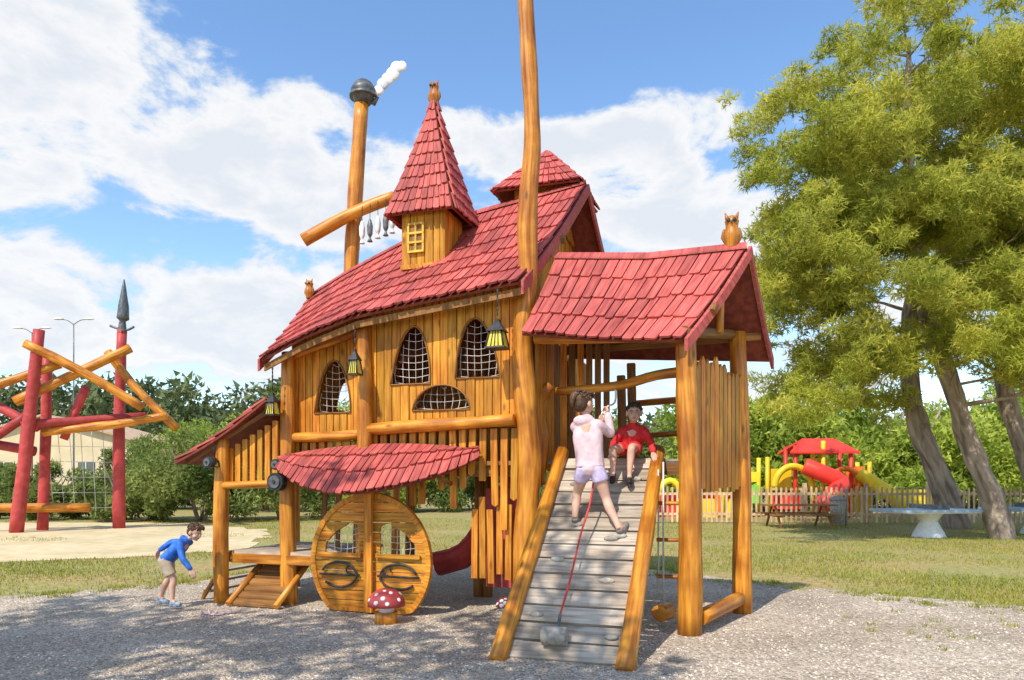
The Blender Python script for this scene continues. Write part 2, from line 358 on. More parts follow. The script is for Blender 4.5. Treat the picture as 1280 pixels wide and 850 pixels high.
while s<0: dk.board(F(s,-.02,1.8),F(s,2.95,1.8),.13,U,.05,Z,1); s+=.14
t=.52
while t<2.2: dk.board(F(.05,t,1.82),F(2.0,t,1.82),.13,V,.05,Z,0); t+=.14
dk.board(F(.2,.48,1.74),F(1.95,.48,1.74),.16,Z,.05,V,1)
dk.board(F(-3.2,.05,1.72),F(-.1,.05,1.72),.15,Z,.05,V,1)
t=.0
while t<1.3: dk.board(F(-4.0,t,.66),F(-2.55,t,.66),.12,V,.04,Z,0); t+=.13
for t in (.0,1.25): dk.board(F(-4.0,t-.07,.58),F(-2.55,t-.07,.58),.12,Z,.04,V,2)
for sgn in (0,.85):
    dk.board(F(-4.05,-.05+sgn,.62),F(-4.5,-.05+sgn,.02),.12,Z+U*.3,.05,V,2)
for k in range(4):
    q=(k+.6)/4.3; dk.board(F(-4.05-.45*q,-.05,.62-.6*q),F(-4.05-.45*q,.8,.62-.6*q),.12,U,.03,Z,0)
for k in range(7):
    q=k/7; dk.board(F(-3.75+.0,-.35-.0+.75*q,.06+.5*q),F(-3.1,-.35+.75*q,.06+.5*q),.09,V*.8+Z*.5,.03,Z,1)
for s in (-3.78,-3.07): dk.log([F(s,-.42,.04),F(s,.4,.6)],.04,2,8,2)
dk.build('decks',[GREYW,WOODD,LOG],H)
lg=MB()
pole=[(657,0.0),(657,.6),(659,1.2),(662,1.7),(661,2.1),(657,2.5),(653,3.0),(654,3.4),(660,3.9),(659,4.4),(661,4.9),(665,5.4),(664,6.0),(660,6.6),(657,7.1),(655,7.7)]
lg.log([VV((x-640)*.00917+.0,8.27,z) for x,z in pole],[.15,.145,.14,.135,.13,.125,.12,.118,.115,.112,.108,.1,.095,.09,.085,.075],0,14,4,.05)
lg.log([F(-3.17,0,0),F(-3.2,0,1.2),F(-3.18,-.02,2.4),F(-3.2,0,3.25)],[.105,.1,.09,.075],0)
lg.log([F(-2.02,-.12,0),F(-2.04,-.12,1.0),F(-2.0,-.12,2.2),F(-2.03,-.10,3.6)],[.085,.08,.095,.085],0)
lg.log([F(1.877,-.268,0),F(1.885,-.268,1.2),F(1.86,-.26,2.2),F(1.83,-.25,3.12)],[.125,.12,.11,.105],0)
lg.log([F(2.383,1.172,0),F(2.38,1.16,1.5),F(2.33,1.15,3.38)],[.115,.11,.1],0)
lg.log([F(-4.09,-.175,0),F(-4.1,-.17,1.2),F(-4.06,-.17,2.18)],[.10,.095,.085],0)
lg.log([F(-4.09,1.4,0),F(-4.06,1.4,2.2)],[.09,.08],0)
for (s,t,z) in ((-1.08,1.36,1.8),(-.95,1.36,1.8),(-3.1,2.8,4.0),(-.05,2.85,4.4),(-1.6,2.85,4.2),(-2.2,1.5,1.8),(.1,1.9,3.3),(1.75,2.05,3.2)):
    lg.log([F(s,t,0),F(s+.02,t,z)],[.075,.065],1 if t<2 and s<0 else 0)
lg.log([F(-1.96,-.12,2.22),F(-1.2,-.13,2.25),F(-.08,-.12,2.29)],[.07,.078,.07],0)
lg.log([F(-3.22,-.0,2.15),F(-2.6,-.02,2.15),F(-2.1,-.02,2.17)],[.06,.068,.06],0)
lg.log([F(.28,.4,2.66),F(1.0,.35,2.69),F(1.5,.0,2.74),F(1.9,-.2,2.74)],[.05,.052,.055,.06],0)
lg.log([F(.05,.35,1.55),F(.10,.36,2.1),F(.04,.36,2.5),F(.22,.37,2.74)],[.10,.10,.09,.06],0)
lg.log([F(1.0,1.95,2.65),F(2.25,1.5,2.66)],[.045,.05],0)
lg.log([F(1.0,2.0,2.2),F(2.25,1.6,2.25)],[.04,.04],0)
lg.log([F(-4.1,-.2,1.53),F(-3.2,-.1,1.56)],[.05,.05],0)
lg.log([F(1.98,-.2,.17),F(2.35,1.0,.2)],[.085,.08],0)
lg.log([F(-3.2,.05,3.2),F(-2.05,.05,3.5)],[.05,.05],0)
lg.log([F(.2,-.24,3.17),F(1.95,-.26,3.10)],[.06,.06],0)
lg.log([F(1.83,-.4,3.12),F(2.33,1.3,3.38)],[.06,.06],1)
lg.log([F(.2,1.25,3.3),F(2.6,1.2,3.34)],[.06,.06],1)
lg.log([F(.2,.44,4.08),F(2.3,.45,4.0)],[.06,.06],1)
lg.log([F(2.15,.45,3.25),F(2.17,.45,4.0)],[.045,.04],0)
lg.log([F(2.1,-.15,3.35),F(2.2,.44,3.9)],[.04,.04],1)
lg.log([F(1.55,-.1,.17),F(1.62,.12,.17)],[.095,.095],0)
for z in (.55,.95,1.35): lg.log([F(1.5,.05,z),F(1.9,.1,z)],[.022,.022],0,8,2)
RPn=(Z*2.27-V*1.85).normalized()
def RP(s,q,h=0): return F(s,-1.79+2.27*q,1.85*q)+RPn*h
for s in (.33,1.47):
    lg.log([RP(s,-.03,.045),RP(s,.35,.05),RP(s,.7,.05),RP(s,1.03,.055)],[.088,.084,.08,.078],0,10)
lg.build('logs_and_posts',[LOG,WOODD],H)
rp=MB(); nB=14
for k in range(nB):
    q0=(k+.5)/nB; j=R.uniform(-.008,.008)
    rp.board(RP(.385,q0,j),RP(1.42,q0,R.uniform(-.008,.008)),2.93/nB-.026,(RP(0,1)-RP(0,0)),.035,RPn,0)
for s in (.6,1.2): rp.log([RP(s,0,-.07),RP(s,1,-.07)],.045,1,8,2)
rp.build('ramp_boards',[GREYW,WOODD],H)
hd=MB()
for s,q in ((.56,.17),(1.16,.33),(1.3,.1),(1.12,.53),(.72,.6),(1.2,.545),(.95,.78),(.6,.83),(1.25,.86),(.62,.42)):
    hd.ell(RP(s,q,.03),(.065+R.random()*.02,.032,.028),(U,(RP(0,1)-RP(0,0)).normalized(),RPn))
hd.log([RP(.70,.07,.10),RP(.92,.07,.10)],[.085,.082],0,12,2)
hd.build('climbing_holds',[STONE],H)
ro=MB()
ro.log([F(1.0,.33,2.72),F(1.0,.3,2.5),VV(1.03,7.95,2.38),VV(.96,7.84,2.05),VV(.87,7.64,1.62)],.011,0,8,4,0)
ro.log([VV(.87,7.64,1.62),VV(.80,7.45,1.33),VV(.69,7.25,1.05),VV(.56,6.9,.66),F(.81,-1.5,.36)],.010,1,8,4,0)
for k in range(8):
    p=F(.81,-1.5,.36).lerp(F(.81,-1.6,.2),k/8); ro.ell(p,(.016,.012,.02),None,2,8,6)
for s in (1.52,1.88): ro.log([F(s,.06,1.72),F(s,.06,.3)],.01,0,6,2,0)
ro.log([F(1.58,0,1.8),F(1.58,.0,.25)],.01,0,6,2,0)
ro.build('climbing_ropes',[NET,REDROPE,IRON],H)
pe=lambda a:(float(ip(a,[0,1],[.12,1.82])),-.46,float(ip(a,[0,.5,1],[3.2,3.08,3.02])))
pr_=lambda a:(float(ip(a,[0,1],[.26,2.44])),.45,float(ip(a,[0,.5,1],[4.27,4.16,4.17])))
pb=lambda a:(float(ip(a,[0,1],[.2,2.70])),1.50,float(ip(a,[0,1],[3.25,3.08])))
def prf(a,b):
    e=pe(a);r=pr_(a); return F(e[0]+(r[0]-e[0])*b,e[1]+(r[1]-e[1])*b,e[2]+(r[2]-e[2])*b-.05*math.sin(math.pi*min(max(b,0),1)))
def prb(a,b):
    e=pb(a);r=pr_(a); return F(e[0]+(r[0]-e[0])*b,e[1]+(r[1]-e[1])*b,e[2]+(r[2]-e[2])*b-.05*math.sin(math.pi*min(max(b,0),1)))
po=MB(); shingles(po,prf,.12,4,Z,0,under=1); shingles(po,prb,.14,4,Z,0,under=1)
for f in (prf,prb):
    for j in range(5):
        p0=f(1,j/5)+U*.02;p1=f(1,(j+1)/5)+U*.02
        po.prism([p0-Z*.11,p1-Z*.11,p1+Z*.02,p0+Z*.02],U*.035,0,.35)
for k in range(14):
    p0=prf(k/14,1)+Z*.05;p1=prf((k+1)/14,1)+Z*.05
    for sg in (-1,1):
        d=V*sg*.7-Z*.65; po.prism([p0,p1,p1+d*.12,p0+d*.12],Z*.02,0)
po.build('porch_roof',[RED,UNDER],H)
lr=MB()
def lrf(a,b): return F(-4.72+1.42*b,-.32+1.9*a,1.84+.78*b-.06*math.sin(math.pi*min(max(b,0),1)))
shingles(lr,lrf,.12,5,Z,0,under=1)
for k in range(4): lr.log([F(-4.6,-.2+.5*k,1.84),F(-3.25,-.2+.5*k,2.53)],.03,2,6,2)
lr.build('side_roof',[RED,UNDER,WOODD],H)
aw=MB()
def awf(a,b):
    s=-3.22+2.72*a; bul=math.sin(math.pi*min(max(a,0),1))**.75
    o=1-b
    return F(s,-.10-(.62*bul+.05)*o, 2.0-.12*(1-bul)+.05*a-(.50*bul+.07)*o+.05*math.sin(math.pi*b))
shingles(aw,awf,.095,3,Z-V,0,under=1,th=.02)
aw.build('awning_roof',[RED,UNDER],H)
s_=MB()
for s in (-2.9,-2.4,-1.5,-.9): s_.log([F(s,.0,1.55),F(s,-.35,1.62)],.03,0,6,2)
s_.build('awning_brackets',[WOODD],H)
dm=MB()
cs,cz,rr=-1.86,.63,.80
circ=[(cs+rr*math.cos(2*math.pi*k/40)*.98,max(.03,cz+rr*math.sin(2*math.pi*k/40))) for k in range(40)]
wl=[(cs-.62,.68),(cs-.14,.68),(cs-.14,1.06),(cs-.28,1.08),(cs-.46,.98),(cs-.6,.84)]
wr=[(2*cs-p[0],p[1]) for p in wl]
def hplanks(x0,x1,t,th,holes):
    z=.04
    while z<cz+rr-.01:
        z1=min(z+.118,cz+rr-.005); rnd=R.random(); ou=R.random()*9
        for k in range(4):
            za=z+(z1-z-.010)*k/4; zb_=z+(z1-z-.010)*(k+1)/4; zm=(za+zb_)/2
            ia=scan(circ,za,1);ib=scan(circ,zb_,1)
            if not ia or not ib: continue
            l0,l1=max(ia[0],x0),max(ib[0],x0); r0,r1=min(ia[1],x1),min(ib[1],x1)
            if r0<=l0 or r1<=l1: continue
            segs=[(l0,l1,r0,r1)]
            for h in holes:
                h0=scan(h,zm,1)
                if h0:
                    a0=scan(h,max(za,min(p[1] for p in h)+1e-4),1) or h0; b0=scan(h,min(zb_,max(p[1] for p in h)-1e-4),1) or h0
                    ns=[]
                    for q in segs:
                        if a0[0]>q[0] and a0[1]<q[2]: ns+= [(q[0],q[1],a0[0],b0[0]),(a0[1],b0[1],q[2],q[3])]
                        else: ns.append(q)
                    segs=ns
            for q in segs:
                pts=[F(q[0],t,za),F(q[2],t,za),F(q[3],t,zb_),F(q[1],t,zb_)]
                dm.prism(pts,V*th,0,rnd,[(za+ou,q[0]),(za+ou,q[2]),(zb_+ou,q[3]),(zb_+ou,q[1])])
        z=z1
hplanks(cs-rr,cs-.02,-.26,.035,[wl]); hplanks(cs+.02,cs+rr,-.26,.035,[wr])
for k in range(40):
    a=circ[k];b=circ[(k+1)%40]
    dm.prism([F(cs+(a[0]-cs)*1.03,-.275,max(.02,cz+(a[1]-cz)*1.03)),F(cs+(b[0]-cs)*1.03,-.275,max(.02,cz+(b[1]-cz)*1.03)),F(cs+(b[0]-cs)*.95,-.275,cz+(b[1]-cz)*.95),F(cs+(a[0]-cs)*.95,-.275,cz+(a[1]-cz)*.95)],V*.07,0,.6)
dm.board(F(cs+.02,-.32,.03),F(cs+.02,-.32,1.5),.10,U,.05,V,0)
for sg in (-1,1): dm.board(F(cs+sg*.1,-.29,.70),F(cs+sg*.68,-.29,.70),.05,Z,.03,V,0)
dm.build('round_door',[WOOD],H)
dn_=MB(); net(dn_,lambda s:F(s,-.22),wl,V*.005,0,.08,.006); net(dn_,lambda s:F(s,-.22),wr,V*.005,0,.08,.006)
dn_.build('door_nets',[NET],H)
hg=MB()
for sg in (-1,1):
    c=cs+sg*.45
    hg.log([F(cs+sg*.12,-.29,.46),F(c+sg*.22,-.29,.46)],.014,0,6,3,0)
    hg.log([F(c-sg*.05+sg*.24*math.cos(a),-.29,.46+.15*math.sin(a)) for a in np.linspace(.3,5.6,14)],.015,0,6,2,0)
    hg.log([F(c-sg*.2+.05*math.cos(a),-.29,.52+.05*math.sin(a)) for a in np.linspace(0,5,8)],.010,0,6,2,0)
hg.build('door_hinges',[BLACK],H)
def spire(mb,cs_,ct,zb,half,h,rows,wid,flare=.12):
    for k in range(4):
        dx,dy=[(1,0),(0,1),(-1,0),(0,-1)][k]; ex,ey=-dy,dx
        def sf(a,b,dx=dx,dy=dy,ex=ex,ey=ey):
            r=1-b; w=half*(r+ -flare*math.sin(math.pi*min(max(b,0),1)))
            w=max(w,.02); m=(2*a-1)*w
            return F(cs_+dx*w+ex*m,ct+dy*w+ey*m,zb+h*b)
        shingles(mb,sf,wid,rows,(U*dx+V*dy)+Z*.3,0,under=1,th=.02)
sp=MB()
spire(sp,-1.57,.97,5.06,.475,1.68,10,.085,.03); spire(sp,-.33,2.2,5.66,.62,.72,5,.1,.0)
sp.build('spire_roofs',[RED,UNDER],H)
tw=MB()
for (c0,ct,hf,z0,z1) in ((-1.57,.92,.30,4.1,5.12),(-.33,2.2,.38,5.0,5.72)):
    wall(tw,lambda s:F(s,ct-hf),c0-hf,c0+hf,z0,z1,.11,.03,-V,jb=0)
    wall(tw,lambda s:F(s,ct+hf),c0-hf,c0+hf,z0,z1,.11,.03,V)
    wall(tw,lambda t:F(c0+hf,t),ct-hf,ct+hf,z0,z1,.11,.03,U)
    wall(tw,lambda t:F(c0-hf,t),ct-hf,ct+hf,z0,z1,.11,.03,-U)
wc=-1.66; wt=.600
tw.box(F(wc,wt,4.76),U*.10,V*.005,Z*.17,2)
for x in (-.105,0,.105): tw.box(F(wc+x,wt-.012,4.76),U*.013,V*.012,Z*.18,1)
for z in (-.18,-.06,.06,.18): tw.box(F(wc,wt-.014,4.76+z),U*.115,V*.014,Z*.013,1)
tw.box(F(wc+.05,wt-.02,4.38),U*.26,V*.02,Z*.03,0)
tw.build('tower_walls',[WOOD,OCHRE,WOODD],H)
def owl(mb,p,h,f=-1):
    mb.log([p,p+Z*h*.15,p+Z*h*.4,p+Z*h*.6,p+Z*h*.7,p+Z*h*.85,p+Z*h],[h*.17,h*.2,h*.25,h*.2,h*.19,h*.22,h*.1],0,12,3,.02)
    for sg in (-1,1):
        mb.log([p+Z*h*.9+U*sg*h*.12,p+Z*h*1.12+U*sg*h*.2],[h*.08,h*.015],0,6,2,0)
        mb.ell(p+Z*h*.83+U*sg*h*.09-V*h*.19,(h*.07,h*.04,h*.07),None,1,8,6)
        mb.log([p+Z*h*.6+U*sg*h*.2,p+Z*h*.35+U*sg*h*.25,p+Z*h*.12+U*sg*h*.14],[h*.06,h*.08,h*.03],2,8,2,0)
    mb.log([p+Z*h*.78-V*h*.2,p+Z*h*.7-V*h*.26],[h*.035,h*.01],1,6,2,0)
ow=MB(); owl(ow,F(-1.57,.97,6.66),.30); owl(ow,F(2.28,.45,4.18),.36); owl(ow,F(-3.88,1.50,4.36),.27)
ow.build('carved_owls',[LOG,BLACK,WOODD],H)
ln=MB()
def lantern(p,w,h,chain):
    for k in range(max(3,int(chain/.05))):
        c=p+Z*(h*.75+.025+k*.05); fr=(U,V,Z) if k%2 else (V,U,Z); ln.ell(c,(.014,.005,.03),fr,0,8,5)
    def ring(z,r): return [p+U*(sx*r)+V*(sy*r)+Z*z for sx,sy in ((-1,-1),(1,-1),(1,1),(-1,1))]
    def fr_(z0,r0,z1,r1,m):
        a=ring(z0,r0);b=ring(z1,r1);o=len(ln.v); ln.v+=[tuple(q) for q in a+b]
        for k in range(4):
            j=(k+1)%4; ln.face((o+k,o+j,o+4+j,o+4+k),[(0,0)]*4,m,.5)
        ln.face((o,o+1,o+2,o+3),[(0,0)]*4,m,.5); ln.face((o+4,o+5,o+6,o+7),[(0,0)]*4,m,.5)
    fr_(-h*.5,w*.46,h*.12,w*.30,1); fr_(h*.12,w*.46,h*.5,w*.12,0); fr_(h*.5,w*.12,h*.62,w*.12,0); fr_(-h*.56,w*.52,-h*.5,w*.5,0)
    for sx,sy in ((-1,-1),(1,-1),(1,1),(-1,1)):
        ln.log([p+U*sx*w*.47+V*sy*w*.47-Z*h*.5,p+U*sx*w*.31+V*sy*w*.31+Z*h*.12],.012,0,5,2,0)
    for sx in (-1,0,1):
        ln.log([p+U*sx*w*.2-V*w*.47-Z*h*.5,p+U*sx*w*.13-V*w*.31+Z*h*.12],.006,0,5,2,0)
lantern(F(-.2,-.36,3.22),.22,.28,.35); lantern(F(-2.0,-.36,3.0),.14,.26,.3); lantern(F(-3.22,-.28,2.55),.14,.24,.35)
lantern(F(-4.1,-.3,1.84),.10,.12,.1)
ln.build('lanterns',[BLACK,YEL],H)
pu=MB()
for c in (F(-4.12,-.3,1.83),F(-3.22,-.14,1.58),F(-3.22,-.13,1.80)):
    r=.115 if c.z<1.7 or c.x<-4 else .07
    pu.log([c,c-V*.10],[r,r],0,18,1,0); pu.log([c-V*.10,c-V*.115],[r*.7,r*.7],1,18,1,0); pu.log([c-V*.11,c-V*.13],[r*.2,r*.2],0,10,1,0)
pu.build('pulleys',[BLACK,IRON],H)
ch=MB()
ch.log([VV(-2.55,11.3,3.6),VV(-2.52,11.3,5.0),VV(-2.45,11.3,6.2),VV(-2.36,11.3,7.5)],[.125,.12,.115,.11],0)
ch.log([VV(-3.2,11.05,5.28),VV(-2.6,11.05,5.62),VV(-2.2,11.05,5.8),VV(-1.8,11.05,5.95)],[.10,.095,.10,.085],0)
c=VV(-2.33,11.3,7.62)
ch.log([c-Z*.12,c,c+Z*.1,c+Z*.2,c+Z*.26],[.1,.19,.2,.14,.06],1,16,3,0)
ch.log([c-Z*.02,c+Z*.02],[.22,.22],1,16,1,0)
ch.log([c+VV(.15,0,-.12),c+VV(.22,0,0)],[.04,.03],1,8,2,0)
for dx,dz,r in [(.16,.02,.07),(.24,.10,.08),(.30,.2,.095),(.38,.28,.1),(.46,.36,.11),(.52,.46,.10),(.60,.48,.08)]: ch.ell(c+VV(dx,0,dz),(r,.035,r),None,2)
ch.log([c+VV(.0,0,-.05),c+VV(-.13,.0,-.3)],.01,3,6,2,0)
for k,(dx,z) in enumerate(((-2.28,5.42),(-2.16,5.45),(-2.04,5.5),(-1.92,5.54),(-1.82,5.58))):
    p=VV(dx,10.95,z); ch.log([p+Z*.35,p+Z*.1],.005,3,5,1,0)
    ch.log([p+Z*.12,p+Z*.02,p-Z*.1,p-Z*.16,p-Z*.22],[.015,.045,.04,.012,.045],1 if k%2 else 2,10,3,0)
ch.build('chimney_mast',[LOG,IRON,WHITE,BLACK],H)
sd=MB()
path=[F(-.25,1.3,1.55),F(-.55,1.3,1.3),F(-.9,1.35,.85),F(-1.25,1.4,.42),F(-1.7,1.5,.28)]
for i in range(4):
    for k in range(8):
        a0=math.pi+math.pi*k/8;a1=math.pi+math.pi*(k+1)/8
        g=lambda P,a:P+V*(.32*math.cos(a))+Z*(.34*math.sin(a)+.3)
        q=[g(path[i],a0),g(path[i+1],a0),g(path[i+1],a1),g(path[i],a1)]
        b=len(sd.v); sd.v+=[tuple(x) for x in q]; sd.face((b,b+1,b+2,b+3),[(0,0)]*4,0,.5,True)
sd.log([p-V*.32+Z*.3 for p in path],.025,0,8,3,0); sd.log([p+V*.32+Z*.3 for p in path],.025,0,8,3,0)
sd.board(F(-.5,.35,.3),F(-.5,.35,1.5),.18,U,.03,V,0); sd.board(F(-.3,.35,.3),F(-.3,.35,1.5),.18,U,.03,V,0)
sd.build('red_slide',[REDP],H)
wv=MB(); wv.log([VV(.14,8.27,7.6),VV(.14,8.27,8.2)],.012,0,6,2,0); wv.log([VV(-.15,8.27,7.75),VV(.4,8.27,7.78)],.012,0,6,2,0); wv.build('weather_vane',[BLACK],H)
def mushroom(name,p,w,log_base):
    e=empty(name); m=MB()
    if log_base: m.log([p,p+Z*.13],[w*.34,w*.32],2,14,2)
    z0=.12 if log_base else 0
    m.log([p+Z*z0,p+Z*(z0+.12)],[w*.22,w*.18],0,12,2,0)
    prof=[(w*.5*math.cos(a),w*.42*math.sin(a)) for a in np.linspace(-.15,1.5,8)]
    m.log([p+Z*(z0+.1+q[1]) for q in prof],[q[0]+.004 for q in prof],1,18,1,0)
    for az,el,r in ((-1.6,.5,.03),(-1.0,.9,.024),(-2.2,.75,.026),(-1.35,.15,.026),(-2.0,.2,.03),(-.6,.35,.025),(-2.7,.3,.024),(0,.7,.03),(1.5,.6,.03),(-1.6,1.1,.02)):
        q=p+VV(math.cos(az)*math.cos(el)*w*.5,math.sin(az)*math.cos(el)*w*.5,z0+.1+w*.42*math.sin(el)); nn=(q-p-Z*(z0+.05)).normalized(); x=nn.orthogonal().normalized()
        m.ell(q,(r,r,.008),(x,nn.cross(x),nn),3,10,5)
    m.build('mushroom_body',[WHITE,REDP,LOG,WHITE],e)
mushroom('toadstool_stool',F(-1.40,-.70,0),.41,True); mushroom('toadstool_stool',F(-.12,-.3,.1),.22,False)
# ================================================================== sandals
sn=MB()
for x,y,dd in ((-3.62,8.55,(1,.3,0)),(-3.5,8.48,(1,-.2,0)),(-3.38,8.6,(.8,.5,0))):
    p=VV(x,y,.02); d=Vector(dd).normalized(); sd2=d.cross(Z)
    sn.ell(p,(.085,.035,.012),(d,sd2,Z)); sn.log([p-sd2*.034+d*.02,p+Z*.035+d*.02,p+sd2*.034+d*.02],.009,0,6,3,0)
    sn.log([p-sd2*.03-d*.05,p+Z*.03-d*.065,p+sd2*.03-d*.05],.007,0,6,3,0)
sn.build('sandals',[PINK])
# ================================================================== PEOPLE
def hand(mb,w,d,n,k,curl,thumb):
    d=d.normalized(); n=(n-d*n.dot(d)).normalized(); sd_=d.cross(n).normalized()*thumb
    for i,(o,L) in enumerate(((-1.5,.042),(-.5,.052),(.5,.056),(1.5,.050))):
        b=w+sd_*(o*.0145*k); kn=b+d*.055*k
        mb.log([w+sd_*(o*.010*k)-d*.01,b+d*.03*k,kn],[.012*k,.0125*k,.0105*k],0,8,2,0)
        p=kn; a=0
        pts=[kn-d*.005]
        for j,f in enumerate((.42,.32,.26)):
            a+=curl*(.5 if j==0 else 1); dd=d*math.cos(a)+n*math.sin(a); p=p+dd*(L*f*k); pts.append(p)
        mb.log(pts,[.0095*k,.009*k,.008*k,.0065*k],0,8,2,0)
    tb=w+sd_*(.02*k)+d*.016*k
    mb.log([tb-sd_*.006*k,tb+(d*.6+sd_*.7+n*.3)*.026*k,tb+(d*1.2+sd_*.7+n*.8)*.036*k],[.0125*k,.011*k,.008*k],0,8,2,0)
def person(name,J,k,top,bot,hair,shoe_m,hood=True,pony=False,short_len=.62,curl=(.5,.5)):
    e=empty(name); g={a:Vector(b) for a,b in J.items()}
    hipc=(g['hipL']+g['hipR'])/2; shc=(g['shL']+g['shR'])/2
    b=MB()
    for s in 'LR':
        h,kn,an=g['hip'+s],g['kn'+s],g['an'+s]; sh=g['sh'+s];el=g['el'+s];ha=g['ha'+s]
        back=-(g['to'+s]).normalized()
        c1=kn.lerp(an,.3)+back*.012*k
        b.log([h,h.lerp(kn,.5),kn,c1,kn.lerp(an,.7),an],[x*k for x in (.068,.06,.044,.046,.034,.029)],0,12,4,0)
        b.log([an,an+g['to'+s].normalized()*.06*k-Z*.01],[.03*k,.028*k],0,10,2,0)
        b.log([sh,sh.lerp(el,.5),el,el.lerp(ha,.35),ha],[x*k for x in (.038,.035,.029,.028,.0195)],0,10,4,0)
        b.log([hipc,g['hip'+s]],[.075*k,.068*k],0,10,2,0); b.log([shc,sh],[.055*k,.04*k],0,10,2,0)
    b.log([hipc,hipc.lerp(shc,.5),shc],[.085*k,.075*k,.08*k],0,12,3,0)
    b.log([shc,g['neck'],g['head']-Z*.02],[.05*k,.036*k,.036*k],0,10,3,0)
    b.build('body',[SKIN],e,.011,5)
    hn=MB()
    for i,s in enumerate('LR'):
        d=g.get('hd'+s,(g['ha'+s]-g['el'+s])); n=g.get('hn'+s,Vector((0,0,-1))); hand(hn,g['ha'+s],d,n,k*1.05,curl[i],1 if s=='L' else -1)
    hn.build('hands',[SKIN],e,.0035,2)
    t=MB()
    ax=(g['shR']-g['shL']).normalized(); hx=(g['hipR']-g['hipL']).normalized()
    lo=hipc.lerp(shc,.02)
    for f in (-1,0,1):
        t.log([lo+hx*f*.055*k,hipc.lerp(shc,.4)+ax*f*.052*k,hipc.lerp(shc,.75)+ax*f*.062*k,shc+ax*f*.055*k-(shc-hipc).normalized()*.01],[.084*k,.082*k,.083*k,.062*k],0,12,3,.02)
    for s in 'LR':
        sh=g['sh'+s];el=g['el'+s];ha=g['ha'+s]
        t.log([shc.lerp(sh,.6),sh,sh.lerp(el,.5),el,el.lerp(ha,.5),el.lerp(ha,.93)],[x*k for x in (.058,.054,.050,.044,.041,.033)],0,12,4,.06)
    t.log([lo+hx*-.05*k,lo+hx*.05*k],[.094*k,.094*k],0,12,2,0)
    if hood:
        hb=shc+(g['neck']-shc)*.6-g['face'].normalized()*.055*k
        t.ell(hb,(.085*k,.05*k,.055*k),(ax,g['face'].normalized(),Z)); t.log([shc+ax*-.05*k,g['neck'],shc+ax*.05*k],[.05*k,.052*k,.05*k],0,10,3,0)
    t.build('jacket',[top],e,.011,3)
    q=MB()
    for s in 'LR':
        h,kn=g['hip'+s],g['kn'+s]
        q.log([h+(hipc-h)*.2+Z*.02,h.lerp(kn,.3),h.lerp(kn,short_len)],[.085*k,.082*k,.078*k],0,12,4,.03)
    q.log([g['hipL'],g['hipR']],[.088*k,.088*k],0,12,3,0); q.log([hipc,hipc.lerp(shc,.15)],[.095*k,.09*k],0,12,2,0)
    q.build('shorts',[bot],e,.011,3)
    sh_=MB()
    for s in 'LR':
        d=g['to'+s].normalized(); an=g['an'+s]; upv=(Z-d*d.z).normalized()
        heel=an-upv*.035*k-d*.02*k
        sh_.log([heel,heel+d*.06*k,heel+d*.12*k,heel+d*.165*k],[x*k for x in (.033,.035,.037,.026)],0,12,3,0)
        sh_.log([an,an-upv*.03*k],[.034*k,.036*k],0,10,2,0)
        sdv=d.cross(upv)
        sh_.ell(heel+d*.07*k-upv*.022*k,(.115*k,.04*k,.016*k),(d,sdv,upv),0)
    sh_.build('shoes',[shoe_m],e,.007,2)
    f=g['face'].normalized(); up=(Z-f*f.z).normalized(); rt=f.cross(up).normalized(); c=g['head']; kk=k*1.06
    def P(x,y,z): return c+rt*x*kk+f*y*kk+up*z*kk
    fr=(rt,f,up)
    hd_=MB()
    hd_.ell(P(0,-.01,.02),(.073*kk,.088*kk,.08*kk),fr); hd_.ell(P(0,.022,-.035),(.058*kk,.062*kk,.06*kk),fr); hd_.ell(P(0,.05,-.075),(.026*kk,.026*kk,.02*kk),fr)
    for sx in (-1,1):
        hd_.ell(P(sx*.035,.045,-.03),(.028*kk,.03*kk,.026*kk),fr); hd_.ell(P(sx*.078,-.005,-.005),(.012*kk,.022*kk,.03*kk),fr)
    hd_.log([P(0,.072,.012),P(0,.096,-.022),P(0,.080,-.03)],[.009*kk,.014*kk,.012*kk],0,8,3,0)
    hd_.build('head',[SKIN],e,.005,2)
    ey=MB()
    for sx in (-1,1):
        ey.ell(P(sx*.03,.073,.004),(.0135*kk,.010*kk,.008*kk),fr,0,10,7); ey.ell(P(sx*.03,.0805,.004),(.0062*kk,.005*kk,.0065*kk),fr,1,8,6)
        ey.log([P(sx*.014,.081,.024),P(sx*.03,.081,.028),P(sx*.046,.072,.024)],[.002*kk,.003*kk,.0015*kk],2,6,3,0)
        ey.log([P(sx*.014,.080,.011),P(sx*.03,.083,.0145),P(sx*.046,.072,.009)],[.0015*kk,.002*kk,.0015*kk],2,6,3,0)
    ey.build('eyes',[EYEW,BLACK,hair],e)
    mo=MB(); mo.log([P(-.024,.072,-.052),P(-.01,.082,-.051),P(0,.083,-.053),P(.01,.082,-.051),P(.024,.072,-.052)],[.002*kk,.005*kk,.0055*kk,.005*kk,.002*kk],0,8,3,0); mo.build('mouth',[LIP],e)
    hr=MB()
    hr.ell(P(0,-.024,.040),(.081*kk,.084*kk,.076*kk),fr); hr.ell(P(0,-.048,.0),(.075*kk,.058*kk,.075*kk),fr)
    for i in range(130):
        a=R.uniform(0,2*math.pi); el=R.uniform(.0,1.5)
        x,y,z=math.cos(a)*math.cos(el),math.sin(a)*math.cos(el),math.sin(el)
        if y>.4 and z<.7: continue
        b0=P(x*.078,-.024+y*.082,.040+z*.074); nx=Vector((R.uniform(-1,1),R.uniform(-1,1),R.uniform(-1,.2)))*.016*kk
        hr.log([b0-nx*.5,b0+(rt*x+f*y+up*z)*.006*kk,b0+nx+(rt*x+f*y+up*z)*.004*kk],[.009*kk,.009*kk,.003*kk],0,6,2,0)
